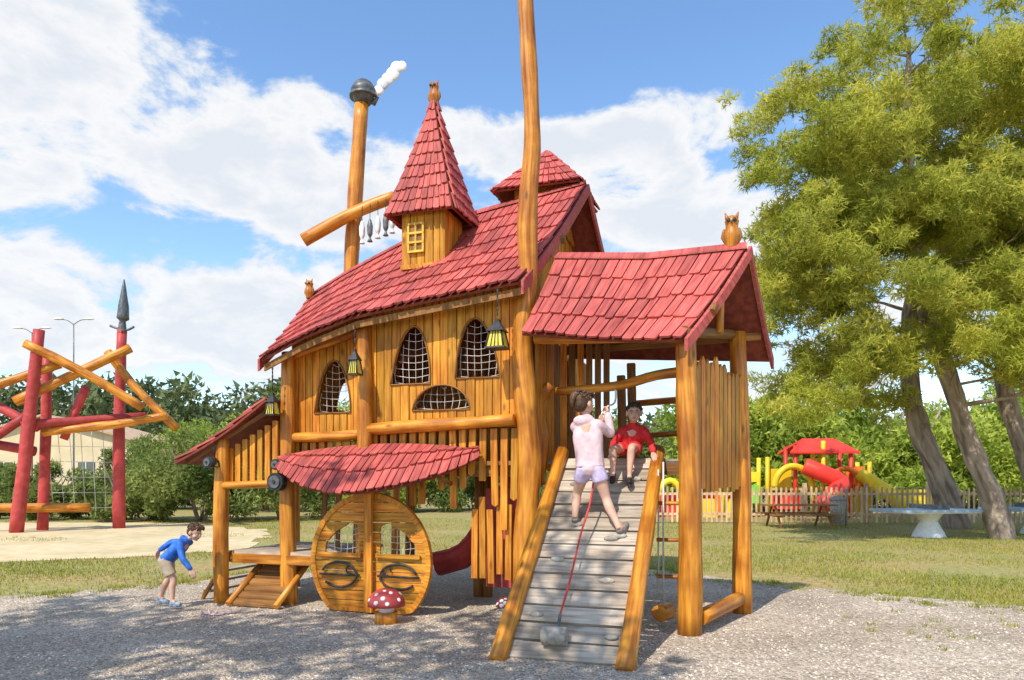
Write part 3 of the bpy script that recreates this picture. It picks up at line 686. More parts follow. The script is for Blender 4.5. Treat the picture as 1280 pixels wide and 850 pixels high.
    for i in range(9):
        x=(i-4)*.0135; hr.log([P(x,.035,.105),P(x*1.1,.066,.086),P(x*1.15+R.uniform(-.004,.004),.076,.064+R.uniform(-.005,.005)-abs(x)*.25)],[.013*kk,.010*kk,.004*kk],0,6,2,0)
    if pony:
        hr.ell(P(0,-.07,.10),(.038*kk,.038*kk,.034*kk),fr); hr.log([P(0,-.08,.1),P(-.02,-.12,.05),P(-.03,-.11,-.03)],[.03*kk,.028*kk,.01*kk],0,8,3,.1)
        for i in range(14):
            a=i*.45; hr.log([P(.03*math.cos(a),-.07+.03*math.sin(a),.10),P(.045*math.cos(a+.8),-.07+.045*math.sin(a+.8),.115)],[.012*kk,.004*kk],0,6,2,0)
    hr.build('hair',[hair],e)
    return e
rampd=(VV(.24,.735,.63))
person('girl',dict(hipL=(.755,7.55,1.72),hipR=(.885,7.51,1.72),knL=(.70,7.72,1.46),knR=(.985,7.52,1.41),anL=(.665,7.63,1.20),anR=(1.10,7.37,1.10),toL=rampd,toR=(.45,.6,.45),
  neck=(.785,7.60,2.26),head=(.76,7.62,2.405),face=(.75,.62,.0),shL=(.67,7.63,2.17),shR=(.91,7.56,2.18),elL=(.80,7.84,2.08),elR=(1.05,7.68,2.10),haL=(.97,7.86,2.26),haR=(1.045,7.86,2.34),
  hdL=(.35,.6,.45),hdR=(-.05,.8,.5),hnL=(.5,.1,.6),hnR=(-.8,.2,.1)),1.12,PINK,LILAC,HAIRB,SHOE,True,True,.42,(1.1,1.1))
person('boy',dict(hipL=(1.44,8.33,1.97),hipR=(1.31,8.37,1.97),knL=(1.335,8.03,1.96),knR=(1.14,8.13,1.95),anL=(1.30,7.98,1.66),anR=(1.13,8.06,1.68),toL=(-.1,-.8,-.4),toR=(-.2,-.8,-.4),
  neck=(1.385,8.25,2.24),head=(1.39,8.20,2.36),face=(-.15,-1,-.02),shL=(1.50,8.25,2.17),shR=(1.275,8.31,2.17),elL=(1.60,8.26,2.02),elR=(1.17,8.27,2.02),haL=(1.60,8.14,1.90),haR=(1.13,8.12,1.90),
  hdL=(0,-.6,-.6),hdR=(0,-.6,-.6),hnL=(0,.3,-.9),hnR=(0,.3,-.9)),1.0,REDC,REDC,HAIRD,BLACK,True,False,.55,(.35,.35))
person('boy',dict(hipL=(-4.33,9.07,.60),hipR=(-4.32,8.93,.60),knL=(-4.34,9.1,.36),knR=(-4.20,8.93,.36),anL=(-4.46,9.12,.11),anR=(-4.21,8.91,.10),toL=(.9,-.1,-.15),toR=(.9,-.25,0),
  neck=(-4.05,9.0,.86),head=(-3.955,8.98,.95),face=(.90,-.32,-.40),shL=(-4.09,9.11,.82),shR=(-4.11,8.90,.82),elL=(-4.34,9.17,.81),elR=(-4.04,8.83,.64),haL=(-4.50,9.16,.70),haR=(-3.93,8.83,.49),
  hdL=(-.3,0,-1),hdR=(.4,0,-1),hnL=(.6,-.3,0),hnR=(-.3,.6,0)),.92,BLUEC,KHAKI,HAIRB,SHOEB,True,False,.75,(.35,.3))
# ================================================================== foliage
def tri_mesh(name,P,mat,rnd,parent=None):
    n=len(P)//3; me=bpy.data.meshes.new(name); me.vertices.add(len(P)); me.vertices.foreach_set('co',P.astype(np.float32).ravel())
    me.loops.add(len(P)); me.loops.foreach_set('vertex_index',np.arange(len(P),dtype=np.int32))
    me.polygons.add(n); me.polygons.foreach_set('loop_start',np.arange(0,len(P),3,dtype=np.int32)); me.polygons.foreach_set('loop_total',np.full(n,3,dtype=np.int32))
    me.materials.append(mat); at=me.attributes.new('rnd','FLOAT','FACE'); at.data.foreach_set('value',rnd.astype(np.float32)); me.update(); me.validate()
    o=bpy.data.objects.new(name,me); scene.collection.objects.link(o)
    if parent: o.parent=parent
    return o
def unit(a): return a/np.linalg.norm(a,axis=1,keepdims=True)
def leaves(name,cl,L,W,mat,parent=None,tuft=1,up=.0):
    PP=[];RR=[]
    for (c,r,n) in cl:
        d=unit(NR.normal(size=(n,3))); rad=NR.rand(n,1)**.45; c0=np.array(c)+d*rad*np.array(r)
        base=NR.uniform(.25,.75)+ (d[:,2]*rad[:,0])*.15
        if tuft>1: c0=np.repeat(c0,tuft,0); base=np.repeat(base,tuft); d=np.repeat(d,tuft,0)
        m=len(c0); dr=unit(NR.normal(size=(m,3))+d*.6+np.array([0,0,up])); sd=unit(np.cross(dr,NR.normal(size=(m,3))))
        l=L*NR.uniform(.6,1.3,(m,1)); w=W*NR.uniform(.6,1.3,(m,1))
        tri=np.stack([c0-sd*w*.5,c0+sd*w*.5,c0+dr*l],1).reshape(-1,3); PP.append(tri); RR.append(np.clip(base+NR.normal(size=m)*.16,0,1))
    return tri_mesh(name,np.concatenate(PP),mat,np.concatenate(RR),parent)
def tree(name,path,rads,env,nclump,nleaf,L,W,mat,tuft,cr=(.5,1.0),bark=BARK,seed=1,flat=.6,zmin=3.4):
    rg=random.Random(seed); e=empty(name); tb=MB(); P=[Vector(p) for p in path]; tb.log(P,rads,0,14,5,.08)
    nodes=[]
    for i in range(len(P)-1):
        for k in range(5):
            q=P[i].lerp(P[i+1],k/5)
            if q.z>zmin: nodes.append((q,rads[i]*.5))
    ps=[]
    vol=[r[0]*r[1]*r[2] for c,r in env]
    for i in range(nclump):
        c,r=env[i%len(env)] if i<3*len(env) else rg.choices(env,vol)[0]
        while True:
            v=Vector((rg.uniform(-1,1),rg.uniform(-1,1),rg.uniform(-1,1)))
            if .2<v.length<1: break
        ps.append(Vector((c[0]+v.x*r[0],c[1]+v.y*r[1],c[2]+v.z*r[2])))
    ps.sort(key=lambda p:min((p-q).length for q in P))
    cl=[]
    for p in ps:
        q=rg.uniform(*cr); cl.append((tuple(p),(q,q,q*flat),int(nleaf*q*q)))
        for j in range(4):
            o=Vector((rg.uniform(-1,1),rg.uniform(-1,1),rg.uniform(-.6,.5)))*q*1.4; cl.append((tuple(p+o),(q*.42,q*.42,q*.28),int(nleaf*q*q*.18)))
        best=min(nodes,key=lambda n:(p-n[0]).length+max(0,n[0].z-p.z+.3)*2.0)
        a,ra=best; L_=(p-a).length
        mid=a.lerp(p,.5)+Vector((rg.uniform(-.12,.12),rg.uniform(-.12,.12),rg.uniform(-.12,.1)))*L_
        r0=min(ra*.8,.015+.018*L_); pts=[a,a.lerp(mid,.5),mid,mid.lerp(p,.5),p]
        tb.log(pts,[r0,r0*.85,r0*.65,r0*.45,r0*.25],0,7,3,.05)
        for w_,f_ in ((pts[2],.65),(pts[3],.5),(pts[4],.4)): nodes.append((w_,r0*f_))
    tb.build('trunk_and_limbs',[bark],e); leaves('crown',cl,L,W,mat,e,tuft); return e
tree('pine_tree',[(13.45,19.7,-.1),(13.1,19.7,1.2),(12.5,19.8,2.8),(12.1,19.8,4.2),(11.3,19.6,6),(10.8,19.4,8.5),(10.6,19.3,11),(10.6,19.2,13.4)],[.34,.28,.25,.23,.2,.16,.1,.04],
  [((8.6,18.5,6.6),(3.3,2.6,3.1)),((8.4,18.5,9.3),(2.9,2.4,3.0)),((10.6,18.6,12.0),(3.3,2.6,3.0)),((7.9,18.3,4.2),(1.5,1.6,1.6)),((11.2,18.0,6.8),(3.5,2.2,2.6)),((12.2,17.6,5.0),(3.2,1.6,1.2))],185,640,.17,.036,NEEDLE,3,(.32,.80),seed=3)
tree('pine_tree',[(14.9,24,-.1),(14.2,24,1.8),(13.5,24,3.6),(13.2,24,6),(13.6,24,9),(14,24,12),(14.2,24,15)],[.42,.36,.31,.28,.24,.16,.05],
  [((12.5,23.5,9),(5.0,3,4.0)),((15.5,23,12),(5,3,5)),((17,22.5,7.6),(4,2.6,3.0)),((12.5,23,5.0),(3.5,1.8,1.2))],92,400,.22,.052,NEEDLE,3,(.55,1.1),seed=8,zmin=4.2)
tree('pine_tree',[(16.5,22,-.1),(16.0,22,1.6),(15.4,22,3.2),(15.0,22,4.8),(15.2,22,7),(15.8,22,10),(16,22,13)],[.34,.29,.26,.23,.2,.14,.06],
  [((14.0,20.5,11),(3.0,2.6,4.0)),((14.5,19.6,7.0),(3.2,2.0,2.6)),((16,21.5,9.5),(3.5,3,5)),((14.8,19.0,5.0),(2.6,1.5,1.1))],115,460,.19,.044,NEEDLE,3,(.4,.95),seed=21,zmin=4.2)
# the tree behind the viewer that throws dappled shade on the gravel
tree('pine_tree',[(-9.5,-2.5,-.1),(-9.2,-2.0,3),(-8.4,-1.0,6),(-8,0,9),(-8,0,11.5)],[.35,.3,.24,.14,.05],
  [((-6.6,.3,8.4),(3.6,2.2,2.2)),((-9.5,.8,8.5),(2.5,2,2)),((-3.4,-1.2,8.2),(2.0,1.4,1.2))],38,100,.34,.12,NEEDLE,2,(.5,1.0),seed=41,zmin=5)
def bush(name,x,y,w,h,n,mat,seed,L=.22,W=.1):
    rg=random.Random(seed); e=empty(name); tb=MB()
    for i in range(4):
        a=rg.random()*6.28; tb.log([(x+math.cos(a)*.1,y+math.sin(a)*.1,-.05),(x+math.cos(a)*w*.12,y+math.sin(a)*w*.12,h*.4),(x+math.cos(a)*w*.28,y+math.sin(a)*w*.2,h*.75)],[.06*h/3,.045*h/3,.02],0,7,3)
    tb.build('stems',[BARK],e); cl=[]
    for i in range(int(14+w*3)):
        a=rg.random()*6.28; rr=math.sqrt(rg.random())*w*.5; z=h*(.12+.8*rg.random()*(1-.55*(rr/(w*.5))**2)); q=rg.uniform(.12,.24)*min(w,h)
        cl.append(((x+math.cos(a)*rr,y+math.sin(a)*rr*.8,z),(q,q,q*.8),int(n*rg.uniform(.6,1.3))))
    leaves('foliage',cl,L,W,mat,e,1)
for i,(x,y,w,h,m) in enumerate(((-12.3,28.5,5.2,3.8,LEAF),(-15.5,29,4.5,3.0,LEAF),(-19.5,30,5,2.3,LEAF),(-9.4,29.5,4.5,3.6,LEAF),(-13,38,6,5.8,LEAFL),(-10,39,5,6.2,LEAFL),(-16.5,40,6,5.4,LEAFL),(-6.5,36,5,4.6,LEAFL),(-3,38,6,4.2,LEAF),(1,40,6,4.6,LEAF),(-20.5,40,5,4.2,LEAF),(-26,36,5,2.6,LEAF),(-23,33,4,2.0,LEAF))):
    bush('shrub',x,y,w,h,380,m,i+30)
bush('cypress_tree',-11.6,36,1.5,7.4,420,LEAF,77,.2,.08)
for i,(x,y,w,h,m) in enumerate(((11,38,7,6.8,LEAFL),(16,40,8,7.5,LEAFL),(21.5,40,8,7.5,LEAFL),(7,42,7,5.6,LEAF),(27,42,8,8,LEAFL),(32,44,8,9,LEAF))):
    bush('broadleaf_tree',x,y,w,h,480,m,i+60,.36,.18)
cl=[];rg=random.Random(5)
for i in range(330):
    x=rg.uniform(-95,95); y=rg.uniform(66,86); h=rg.uniform(5,9.5)+(3.5 if -62<x<-22 else 0)
    for j in range(3):
        q=rg.uniform(1.4,2.6); cl.append(((x+rg.uniform(-1.5,1.5),y+rg.uniform(-1,1),h*(.2+.33*j)),(q,q,q*.9),110))
leaves('distant_tree_line',cl,.8,.5,LEAFD,None,1)
def grid(name,x0,x1,y0,y1,nx,ny,fz,mat):
    v=[];f=[]
    for j in range(ny+1):
        for i in range(nx+1):
            x=x0+(x1-x0)*i/nx;y=y0+(y1-y0)*j/ny; v.append((x,y,fz(x,y)))
    for j in range(ny):
        for i in range(nx): a=j*(nx+1)+i; f.append((a,a+1,a+nx+2,a+nx+1))
    me=bpy.data.meshes.new(name); me.from_pydata(v,[],f); me.materials.append(mat); me.polygons.foreach_set('use_smooth',[True]*len(f)); o=bpy.data.objects.new(name,me); scene.collection.objects.link(o); return o
grid('hill',-420,300,170,420,70,24,lambda x,y:-2+34*math.exp(-((x+120)/130)**2)*math.sin(min(1,(y-170)/160)*math.pi/2)+1.6*math.sin(x*.13)+1.2*math.sin(x*.31+y*.1),LEAFD)
# ================================================================== ground
def sheet(name,pts,z,mat):
    me=bpy.data.meshes.new(name); me.from_pydata([(x,y,z) for x,y in pts],[],[tuple(range(len(pts)))]); me.materials.append(mat); o=bpy.data.objects.new(name,me); scene.collection.objects.link(o); return o
def rough(pts,step=.35,amp=.12):
    o=[];rg=random.Random(4)
    for i in range(len(pts)):
        a=Vector(pts[i]);b=Vector(pts[(i+1)%len(pts)]); n=max(1,int((b-a).length/step)) if (b-a).length<18 else 4
        for k in range(n):
            p=a.lerp(b,k/n); o.append((p.x+rg.uniform(-amp,amp),p.y+rg.uniform(-amp,amp)))
    return o
grid('ground',-700,700,-60,700,10,10,lambda x,y:0,GRASS)
gpts=[(-30,9.0),(-11,9.6),(-7,10.0),(-5,11.3),(-3.8,13),(-2,14.2),(1.5,14.0),(3.0,12.3),(4.5,10.8),(6,9.4),(8,8.5),(12,7.6),(20,6.5),(20,-12),(-30,-12)]
gr=rough(gpts); sheet('gravel',gr,.004,GRAVEL)
spts=[(-40,15.0),(-24,14.6),(-14,14.8),(-10.5,13.9),(-8.6,14.4),(-6.4,16.2),(-6.9,20),(-8,23),(-12,27),(-25,27.5),(-40,27)]
sa=rough(spts,.5,.32); sheet('sand',sa,.006,SAND)
def inside(x,y,poly):
    c=np.zeros(len(x),bool); n=len(poly)
    for i in range(n):
        x0,y0=poly[i];x1,y1=poly[(i+1)%n]
        if y0==y1: continue
        m=((y0>y)!=(y1>y))&(x<(x1-x0)*(y-y0)/(y1-y0)+x0); c^=m
    return c
n=42000; y=4.6+9*NR.rand(n)**1.6; x=(NR.rand(n)*2-1)*(y*.78+.3); ok=inside(x,y,gr); x=x[ok];y=y[ok]; n=len(x)
r=.006+.011*NR.rand(n)**2; oc=np.array([(1,0,0),(0,1,0),(-1,0,0),(0,-1,0),(0,0,1)],float); fc=[(0,1,4),(1,2,4),(2,3,4),(3,0,4)]
a=NR.rand(n)*6.28; ca,sa_=np.cos(a),np.sin(a); st=NR.uniform(.6,1.4,n)
vx=oc[None,:,0]*r[:,None]*st[:,None]; vy=oc[None,:,1]*r[:,None]; vz=oc[None,:,2]*r[:,None]*.75+.003
VX=vx*ca[:,None]-vy*sa_[:,None]+x[:,None]; VY=vx*sa_[:,None]+vy*ca[:,None]+y[:,None]; VZ=np.broadcast_to(vz,VX.shape)
Vt=np.stack([VX,VY,VZ],2); T=Vt[:,np.array(fc).ravel(),:].reshape(-1,3); tri_mesh('gravel_pebbles',T,PEB,np.repeat(NR.rand(n),4))
def blades(name,x,y,h,w,mat):
    n=len(x); a=NR.rand(n)*6.28; hh=h*NR.uniform(.4,1.3,n); l=NR.normal(size=(n,2))*.35*hh[:,None]
    p0=np.stack([x-np.cos(a)*w/2,y-np.sin(a)*w/2,np.zeros(n)],1);p1=np.stack([x+np.cos(a)*w/2,y+np.sin(a)*w/2,np.zeros(n)],1);p2=np.stack([x+l[:,0],y+l[:,1],hh],1)
    tri_mesh(name,np.stack([p0,p1,p2],1).reshape(-1,3),mat,NR.rand(n))
n=210000; y=8.3+22*NR.rand(n)**1.4; x=(NR.rand(n)*2-1)*y*.8
dn=np.sin(x*1.3)+np.sin(y*1.7+x)+np.sin(x*.5-y*.9)
keep=(~inside(x,y,gr))&((~inside(x,y,sa))|((dn>1.75)&(NR.rand(n)<.5))); keep&=(dn+NR.normal(size=n)*.9>-.7)
xg=[x[keep]];yg=[y[keep]]
for i in range(len(gr)):
    p=gr[i]
    if p[1]>6 and abs(p[0])<13:
        for k in range(3):
            cx,cy=p[0]+R.uniform(-.5,.5),p[1]-R.uniform(0,.5); m=45; xg.append(cx+NR.normal(size=m)*.07);yg.append(cy+NR.normal(size=m)*.07)
for i in range(60):
    cx,cy=R.uniform(3.5,8),R.uniform(6.2,9.5); m=14; xg.append(cx+NR.normal(size=m)*.04);yg.append(cy+NR.normal(size=m)*.04)
blades('lawn_grass',np.concatenate(xg),np.concatenate(yg),.055,.014,GRASSB)
# ================================================================== left climbing frame
C=empty('climbing_frame'); cf=MB()
cf.log([VV(-15.15,22,0),VV(-14.8,22,3),VV(-14.45,22,6.2)],[.2,.19,.16],0,12)
cf.log([VV(-15.0,23,0),VV(-14.9,23,3),VV(-14.85,23,5.6)],[.17,.16,.14],0,12)
cf.log([VV(-13.1,24,0),VV(-13.1,24,3.4),VV(-13.0,24,6.6)],[.2,.18,.15],0,12)
cf.log([VV(-16.9,22,2.9),VV(-14.9,22.5,2.5)],.15,0,10); cf.log([VV(-16.5,22,4.3),VV(-14.6,22.2,3.2)],.14,0,10); cf.log([VV(-14.2,22.8,2.9),VV(-13.6,23,4.6)],.13,0,10)
cf.log([VV(-15.0,22,3.3),VV(-12.0,23.6,3.7)],.14,0,10); cf.log([VV(-16.8,22,2.2),VV(-14.8,22,3.6)],.13,0,10)
cf.log([VV(-14.75,21.8,5.75),VV(-13.2,22.3,4.9),VV(-11.7,22.8,3.9)],.14,1,10); cf.log([VV(-15.2,22,4.0),VV(-13.8,22.6,4.9),VV(-12.4,23.4,5.9)],.15,1,10)
cf.log([VV(-13.2,23.5,5.8),VV(-12.4,23.6,4.7),VV(-11.0,23.6,3.3)],.14,1,10); cf.log([VV(-14.6,22.4,3.1),VV(-12.6,23,3.4),VV(-11.2,23.4,3.7)],.14,1,10)
cf.log([VV(-16.7,21.5,4.0),VV(-14.0,22.3,5.2)],.13,1,10); cf.log([VV(-17,22,.75),VV(-13.6,23.2,.72)],.15,1,10)
cf.log([VV(-13.0,24,6.5),VV(-12.98,24,6.9),VV(-12.97,24,7.0),VV(-12.95,24,7.4),VV(-12.93,24,8.3)],[.16,.1,.2,.17,.015],2,10,3,0)
cf.log([VV(-13.4,24,6.75),VV(-12.9,24,6.6),VV(-12.6,24,6.72)],.04,2,8,3,0)
for k in range(6): cf.log([VV(-14.9+.28*k,23+.15*k,3.3),VV(-14.7+.25*k,23.1+.15*k,.6)],.010,3,5,1,0)
for k in range(5): cf.log([VV(-14.85,23,.7+.5*k),VV(-13.1,24,.7+.5*k)],.010,3,5,1,0)
cf.build('poles_and_logs',[REDP,LOG,IRON,NET],C)
for x,y in ((-24,36),(-20.7,34)):
    e=empty('street_lamp'); m=MB(); m.log([VV(x,y,0),VV(x,y,4.8),VV(x,y,9.0)],[.045,.035,.025],0,10,2,0)
    for sg in (-1,1):
        m.log([VV(x,y,8.95),VV(x+sg*.3,y,9.15),VV(x+sg*.6,y,9.2)],.02,0,8,3,0); m.ell(VV(x+sg*.72,y,9.22),(.25,.12,.05),None,1)
    m.build('lamp_body',[IRON,WHITE],e)
B=empty('cream_house'); bm_=MB(); bx0,bx1,by0,by1=-34,-23.0,44,52
for (a,b_) in (((bx0,by0),(bx1,by0)),((bx1,by0),(bx1,by1)),((bx1,by1),(bx0,by1)),((bx0,by1),(bx0,by0))):
    A_=VV(*a,0);B_=VV(*b_,0); inw=(B_-A_).cross(Z).normalized()*-.2
    bm_.prism([A_,B_,B_+Z*4.0,A_+Z*4.0],inw,0,.5)
for yy in (by0+.01,by1-.21): bm_.prism([VV(bx0,yy,4.0),VV(bx1,yy,4.0),VV((bx0+bx1)/2,yy,5.4)],VV(0,.2,0),0,.5)
for sx in (bx0-.4,bx1+.4):
    mx_=(bx0+bx1)/2; bm_.prism([VV(sx,by0-.4,3.9),VV(sx,by1+.4,3.9),VV(mx_,by1+.4,5.5),VV(mx_,by0-.4,5.5)],Z*.12,1,.5)
for wx in (-31,-26): 
    bm_.box(VV(wx,by0-.03,2.1),VV(.5,0,0),VV(0,.03,0),VV(0,0,.6),2); bm_.box(VV(wx,by0-.06,2.1),VV(.03,0,0),VV(0,.03,0),VV(0,0,.6),3); bm_.box(VV(wx,by0-.05,1.45),VV(.6,0,0),VV(0,.08,0),VV(0,0,.05),3)
bm_.box(VV(-24.4,by0-.03,1.1),VV(.5,0,0),VV(0,.03,0),VV(0,0,1.1),4)
bm_.build('house_body',[CREAM,TILE,IRON,WHITE,WOODD],B)
# ================================================================== right side
Fn=empty('picket_fence'); fm=MB(); x=2.0
while x<24:
    yy=27-.06*(x-2); fm.board(VV(x,yy,.05),VV(x,yy,1.35+R.uniform(-.03,.03)),.07,VV(1,0,0),.025,VV(0,1,0),0,pt=.03); x+=.18
for z in (.35,1.1): fm.board(VV(2,27.04,z),VV(24,25.72,z),.09,Z,.04,VV(0,1,0),0)
x=2
while x<24: fm.board(VV(x,27.1-.06*(x-2),0),VV(x,27.1-.06*(x-2),1.5),.12,VV(1,0,0),.12,VV(0,1,0),0); x+=2.2
fm.build('fence_pickets',[FENCEW],Fn)
Tb=empty('picnic_table'); tm=MB(); cx,cy=9.75,24.5
for k in range(5): tm.board(VV(cx-1.2,cy-.3+.15*k,.76),VV(cx+1.2,cy-.3+.15*k,.76),.13,VV(0,1,0),.05,Z)
for sy in (-.75,-.62,.62,.75): tm.board(VV(cx-1.2,cy+sy,.46),VV(cx+1.2,cy+sy,.46),.12,VV(0,1,0),.05,Z)
for sx in (-.85,.85):
    tm.board(VV(cx+sx,cy-.7,0),VV(cx+sx,cy-.15,.74),.1,VV(0,1,.3),.06,VV(1,0,0)); tm.board(VV(cx+sx,cy+.7,0),VV(cx+sx,cy+.15,.74),.1,VV(0,1,-.3),.06,VV(1,0,0)); tm.board(VV(cx+sx,cy-.8,.42),VV(cx+sx,cy+.8,.42),.1,Z,.06,VV(1,0,0))
tm.build('table_body',[WOODD],Tb)
e=empty('litter_bin'); m=MB(); m.log([VV(11.4,25.2,.1),VV(11.4,25.2,.9)],[.22,.27],0,16,2,0); m.log([VV(11.4,25.2,.9),VV(11.4,25.2,.97),VV(11.4,25.2,1.05)],[.3,.3,.12],0,16,2,0); m.log([VV(11.7,25.2,0),VV(11.7,25.2,1.3)],.04,0,8,2,0); m.build('bin_body',[STONE],e)
for (cx,cy) in ((11.75,20.3),(15.6,21.4)):
    e=empty('table_tennis_table'); m=MB()
    m.box(VV(cx,cy,.76),VV(1.3,.25,0),VV(-.14,.74,0),VV(0,0,.035),1)
    m.box(VV(cx,cy,.71),VV(1.22,.23,0),VV(-.13,.68,0),VV(0,0,.02),0)
    m.log([VV(cx,cy,0),VV(cx,cy,.12),VV(cx,cy,.45),VV(cx,cy,.7)],[.45,.4,.22,.42],0,16,4,0)
    m.box(VV(cx,cy,.85),VV(.01,0,0),VV(-.14,.74,0),VV(0,0,.07),2)
    m.build('table_body',[WHITE,BLUET,IRON],e)
e=empty('colourful_playground_frame'); m=MB(); y0=31
for i,x in enumerate((11.0,12.2,13.4,14.6,15.4)):
    for dy in (0,1.1): m.log([VV(x,y0+dy,0),VV(x,y0+dy,(2.6,3.1,3.3,3.0,2.4)[i])],.09,(0,1,0,1,0)[i],10,2,0)
m.prism([VV(11.9,y0-.2,2.75),VV(14.9,y0-.2,2.75),VV(14.1,y0+.5,3.35),VV(12.7,y0+.5,3.35)],Z*.08,1)
m.prism([VV(11.9,y0+1.3,2.75),VV(14.9,y0+1.3,2.75),VV(14.1,y0+.5,3.35),VV(12.7,y0+.5,3.35)],Z*.08,1)
m.log([VV(12.0+.8*math.cos(a),y0-.3,1.3+.9*math.sin(a)) for a in np.linspace(0,math.pi,9)],.14,0,10,3,0)
m.log([VV(14.2+.6*math.cos(a),y0-.3,1.5+.6*math.sin(a)) for a in np.linspace(0,2*math.pi,12)],.12,3,10,3,0)
m.log([VV(12.4,y0-.5,2.2),VV(13.0,y0-.8,1.9),VV(13.7,y0-1.0,1.5),VV(13.2,y0-1.4,1.0),VV(12.6,y0-1.5,.5)],[.36,.36,.36,.36,.36],1,12,4,0)
m.log([VV(14.8,y0-.3,1.9),VV(15.6,y0-.8,1.2),VV(16.4,y0-1,.5)],[.28,.3,.32],0,12,4,0)
for (x,z,w_,h_,c_) in ((13.2,1.25,2.1,.08,0),(11.6,1.7,.5,.4,0),(14.9,1.8,.4,.4,3),(13.2,2.3,.5,.25,0),(12.0,.7,.8,.35,1),(14.6,.6,.7,.4,0),(17.4,.7,.8,.5,0),(18.8,.6,.5,.5,2),(10.2,1.0,.5,.4,2),(10.3,1.75,.4,.22,0)):
    m.box(VV(x,y0+.1+.01*x,z),VV(w_,0,0),VV(0,.05,0),VV(0,0,h_),c_)
for i,x in enumerate((6.8,8.3,9.6)): m.log([VV(x-.6,y0,0),VV(x-.5,y0,1.1),VV(x,y0,1.6),VV(x+.5,y0,1.1),VV(x+.6,y0,0)],.13,(0,3,0)[i],10,4,0)
m.box(VV(8.2,y0+.6,.5),VV(2.2,0,0),VV(0,.1,0),VV(0,0,.5),1); m.box(VV(8.4,y0+.3,.4),VV(1.2,0,0),VV(0,.1,0),VV(0,0,.4),0)
m.build('frame_body',[PYEL,PRED,PGRN,PORG],e)
# ================================================================== light, world, camera
az=math.radians(-148); el=math.radians(50)
S=VV(math.sin(az)*math.cos(el),math.cos(az)*math.cos(el),math.sin(el))
sun=bpy.data.lights.new('sun','SUN'); sun.energy=5.0; sun.angle=math.radians(.5); sun.color=(1,.94,.84); so=bpy.data.objects.new('sun',sun); scene.collection.objects.link(so); so.rotation_euler=S.to_track_quat('Z','Y').to_euler(); so.location=S*30
w=bpy.data.worlds.new('World'); scene.world=w; w.use_nodes=True; t=w.node_tree;N=t.nodes;L=t.links; bg=N['Background']; out=N['World Output']
sky=N.new('ShaderNodeTexSky'); sky.sky_type='NISHITA'; sky.sun_disc=False; sky.sun_elevation=el; sky.sun_rotation=az%(2*math.pi); sky.air_density=1.0; sky.dust_density=.2; sky.ozone_density=1.2
hsv=N.new('ShaderNodeHueSaturation'); hsv.inputs['Saturation'].default_value=1.12; hsv.inputs['Value'].default_value=1.75; L.new(sky.outputs[0],hsv.inputs['Color']); L.new(hsv.outputs[0],bg.inputs['Color']); bg.inputs['Strength'].default_value=.15
def mth(op,a,b=None,c=None,clamp=False):
    n=N.new('ShaderNodeMath'); n.operation=op; n.use_clamp=clamp
    for i,v in enumerate((a,b,c)):
        if v is None: continue
        if isinstance(v,(int,float)): n.inputs[i].default_value=v
        else: L.new(v,n.inputs[i])
    return n.outputs[0]
tc=N.new('ShaderNodeTexCoord'); sx=N.new('ShaderNodeSeparateXYZ'); L.new(tc.outputs['Generated'],sx.inputs[0])
A_=mth('ARCTAN2',sx.outputs[0],sx.outputs[1]); E_=mth('ARCSINE',sx.outputs[2])
mp=N.new('ShaderNodeMapping'); mp.inputs['Scale'].default_value=(6.5,6.5,12.5); mp.inputs['Rotation'].default_value=(0.0,.08,0); mp.inputs['Location'].default_value=(3.3,1.7,.4); L.new(tc.outputs['Generated'],mp.inputs['Vector'])
n1=N.new('ShaderNodeTexNoise'); n1.inputs['Scale'].default_value=1.0; n1.inputs['Detail'].default_value=8; n1.inputs['Roughness'].default_value=.6; n1.inputs['Distortion'].default_value=.2; L.new(mp.outputs[0],n1.inputs['Vector'])
tot=mth('ADD',mth('MULTIPLY',mth('SUBTRACT',n1.outputs['Fac'],.5),1.75),.5)
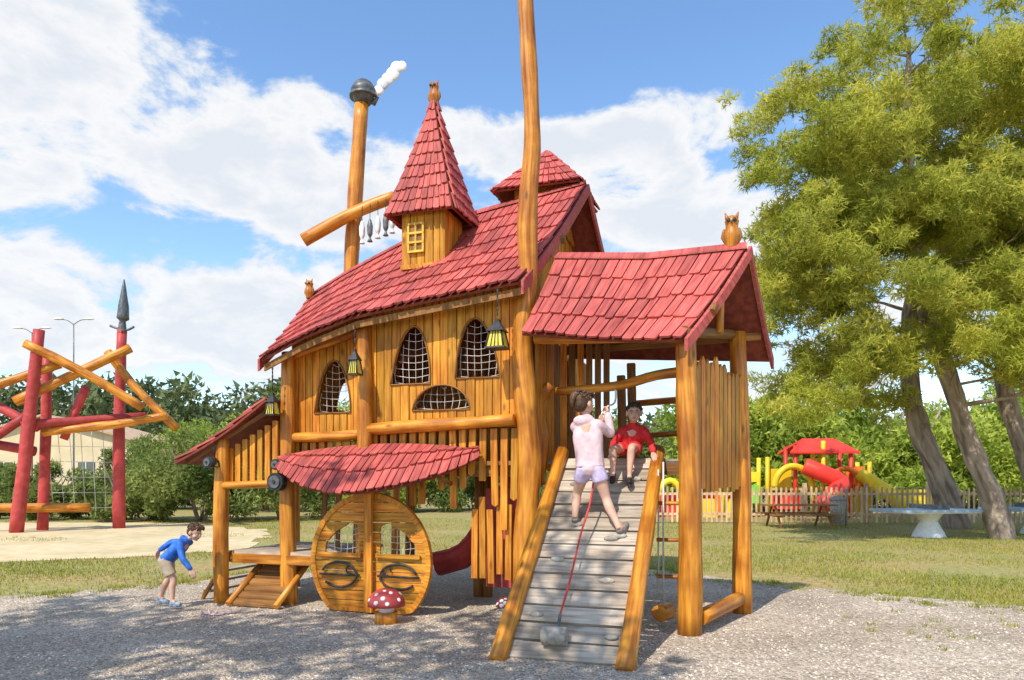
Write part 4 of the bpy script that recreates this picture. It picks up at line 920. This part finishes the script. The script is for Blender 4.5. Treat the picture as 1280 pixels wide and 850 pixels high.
for (a0,e0,ra,re,wt) in ((-.50,.37,.26,.075,.25),(-.24,.40,.17,.065,.24),(.14,.41,.24,.08,.26),(-.07,.44,.12,.05,.14),(-.46,.205,.38,.07,.34),(-.57,.50,.15,.055,.24),(-.265,.47,.05,.03,.22),(-.05,.27,.36,.08,.14),(.5,.2,.3,.15,.1),(.27,.33,.12,.06,.2),
    (.02,.58,.5,.10,-.34),(.5,.5,.2,.2,-.24),(-.42,.287,.24,.024,-.2)):
    dx=mth('DIVIDE',mth('SUBTRACT',A_,a0),ra); dy=mth('DIVIDE',mth('SUBTRACT',E_,e0),re)
    d2=mth('ADD',mth('MULTIPLY',dx,dx),mth('MULTIPLY',dy,dy)); gg=mth('SUBTRACT',1,mth('MULTIPLY',d2,.5),clamp=True)
    tot=mth('ADD',tot,mth('MULTIPLY',gg,wt))
mr=N.new('ShaderNodeMapRange'); mr.interpolation_type='SMOOTHSTEP'; mr.inputs['From Min'].default_value=.49; mr.inputs['From Max'].default_value=.69; L.new(tot,mr.inputs['Value'])
cr=N.new('ShaderNodeValToRGB'); cr.color_ramp.elements[0].color=(.70,.80,.93,1); cr.color_ramp.elements[1].color=(1,1,1,1); cr.color_ramp.elements[0].position=.55; cr.color_ramp.elements[1].position=.74; L.new(tot,cr.inputs['Fac'])
e3=cr.color_ramp.elements.new(.95); e3.color=(.82,.86,.92,1)
bg2=N.new('ShaderNodeBackground'); L.new(cr.outputs[0],bg2.inputs['Color']); bg2.inputs['Strength'].default_value=.98
ms=N.new('ShaderNodeMixShader'); L.new(mth('MULTIPLY',mr.outputs[0],.95),ms.inputs[0]); L.new(bg.outputs[0],ms.inputs[1]); L.new(bg2.outputs[0],ms.inputs[2]); L.new(ms.outputs[0],out.inputs['Surface'])
cam=bpy.data.cameras.new('camera'); co=bpy.data.objects.new('camera',cam); scene.collection.objects.link(co); scene.camera=co
co.location=(0,0,1.6); co.rotation_euler=(math.radians(90),0,0); cam.sensor_width=36; cam.lens=25.31; cam.shift_y=.137; cam.clip_end=3000; cam.clip_start=.1
scene.view_settings.view_transform='Standard'; scene.view_settings.look='None'; scene.view_settings.exposure=0
print('all done',len(bpy.data.objects))
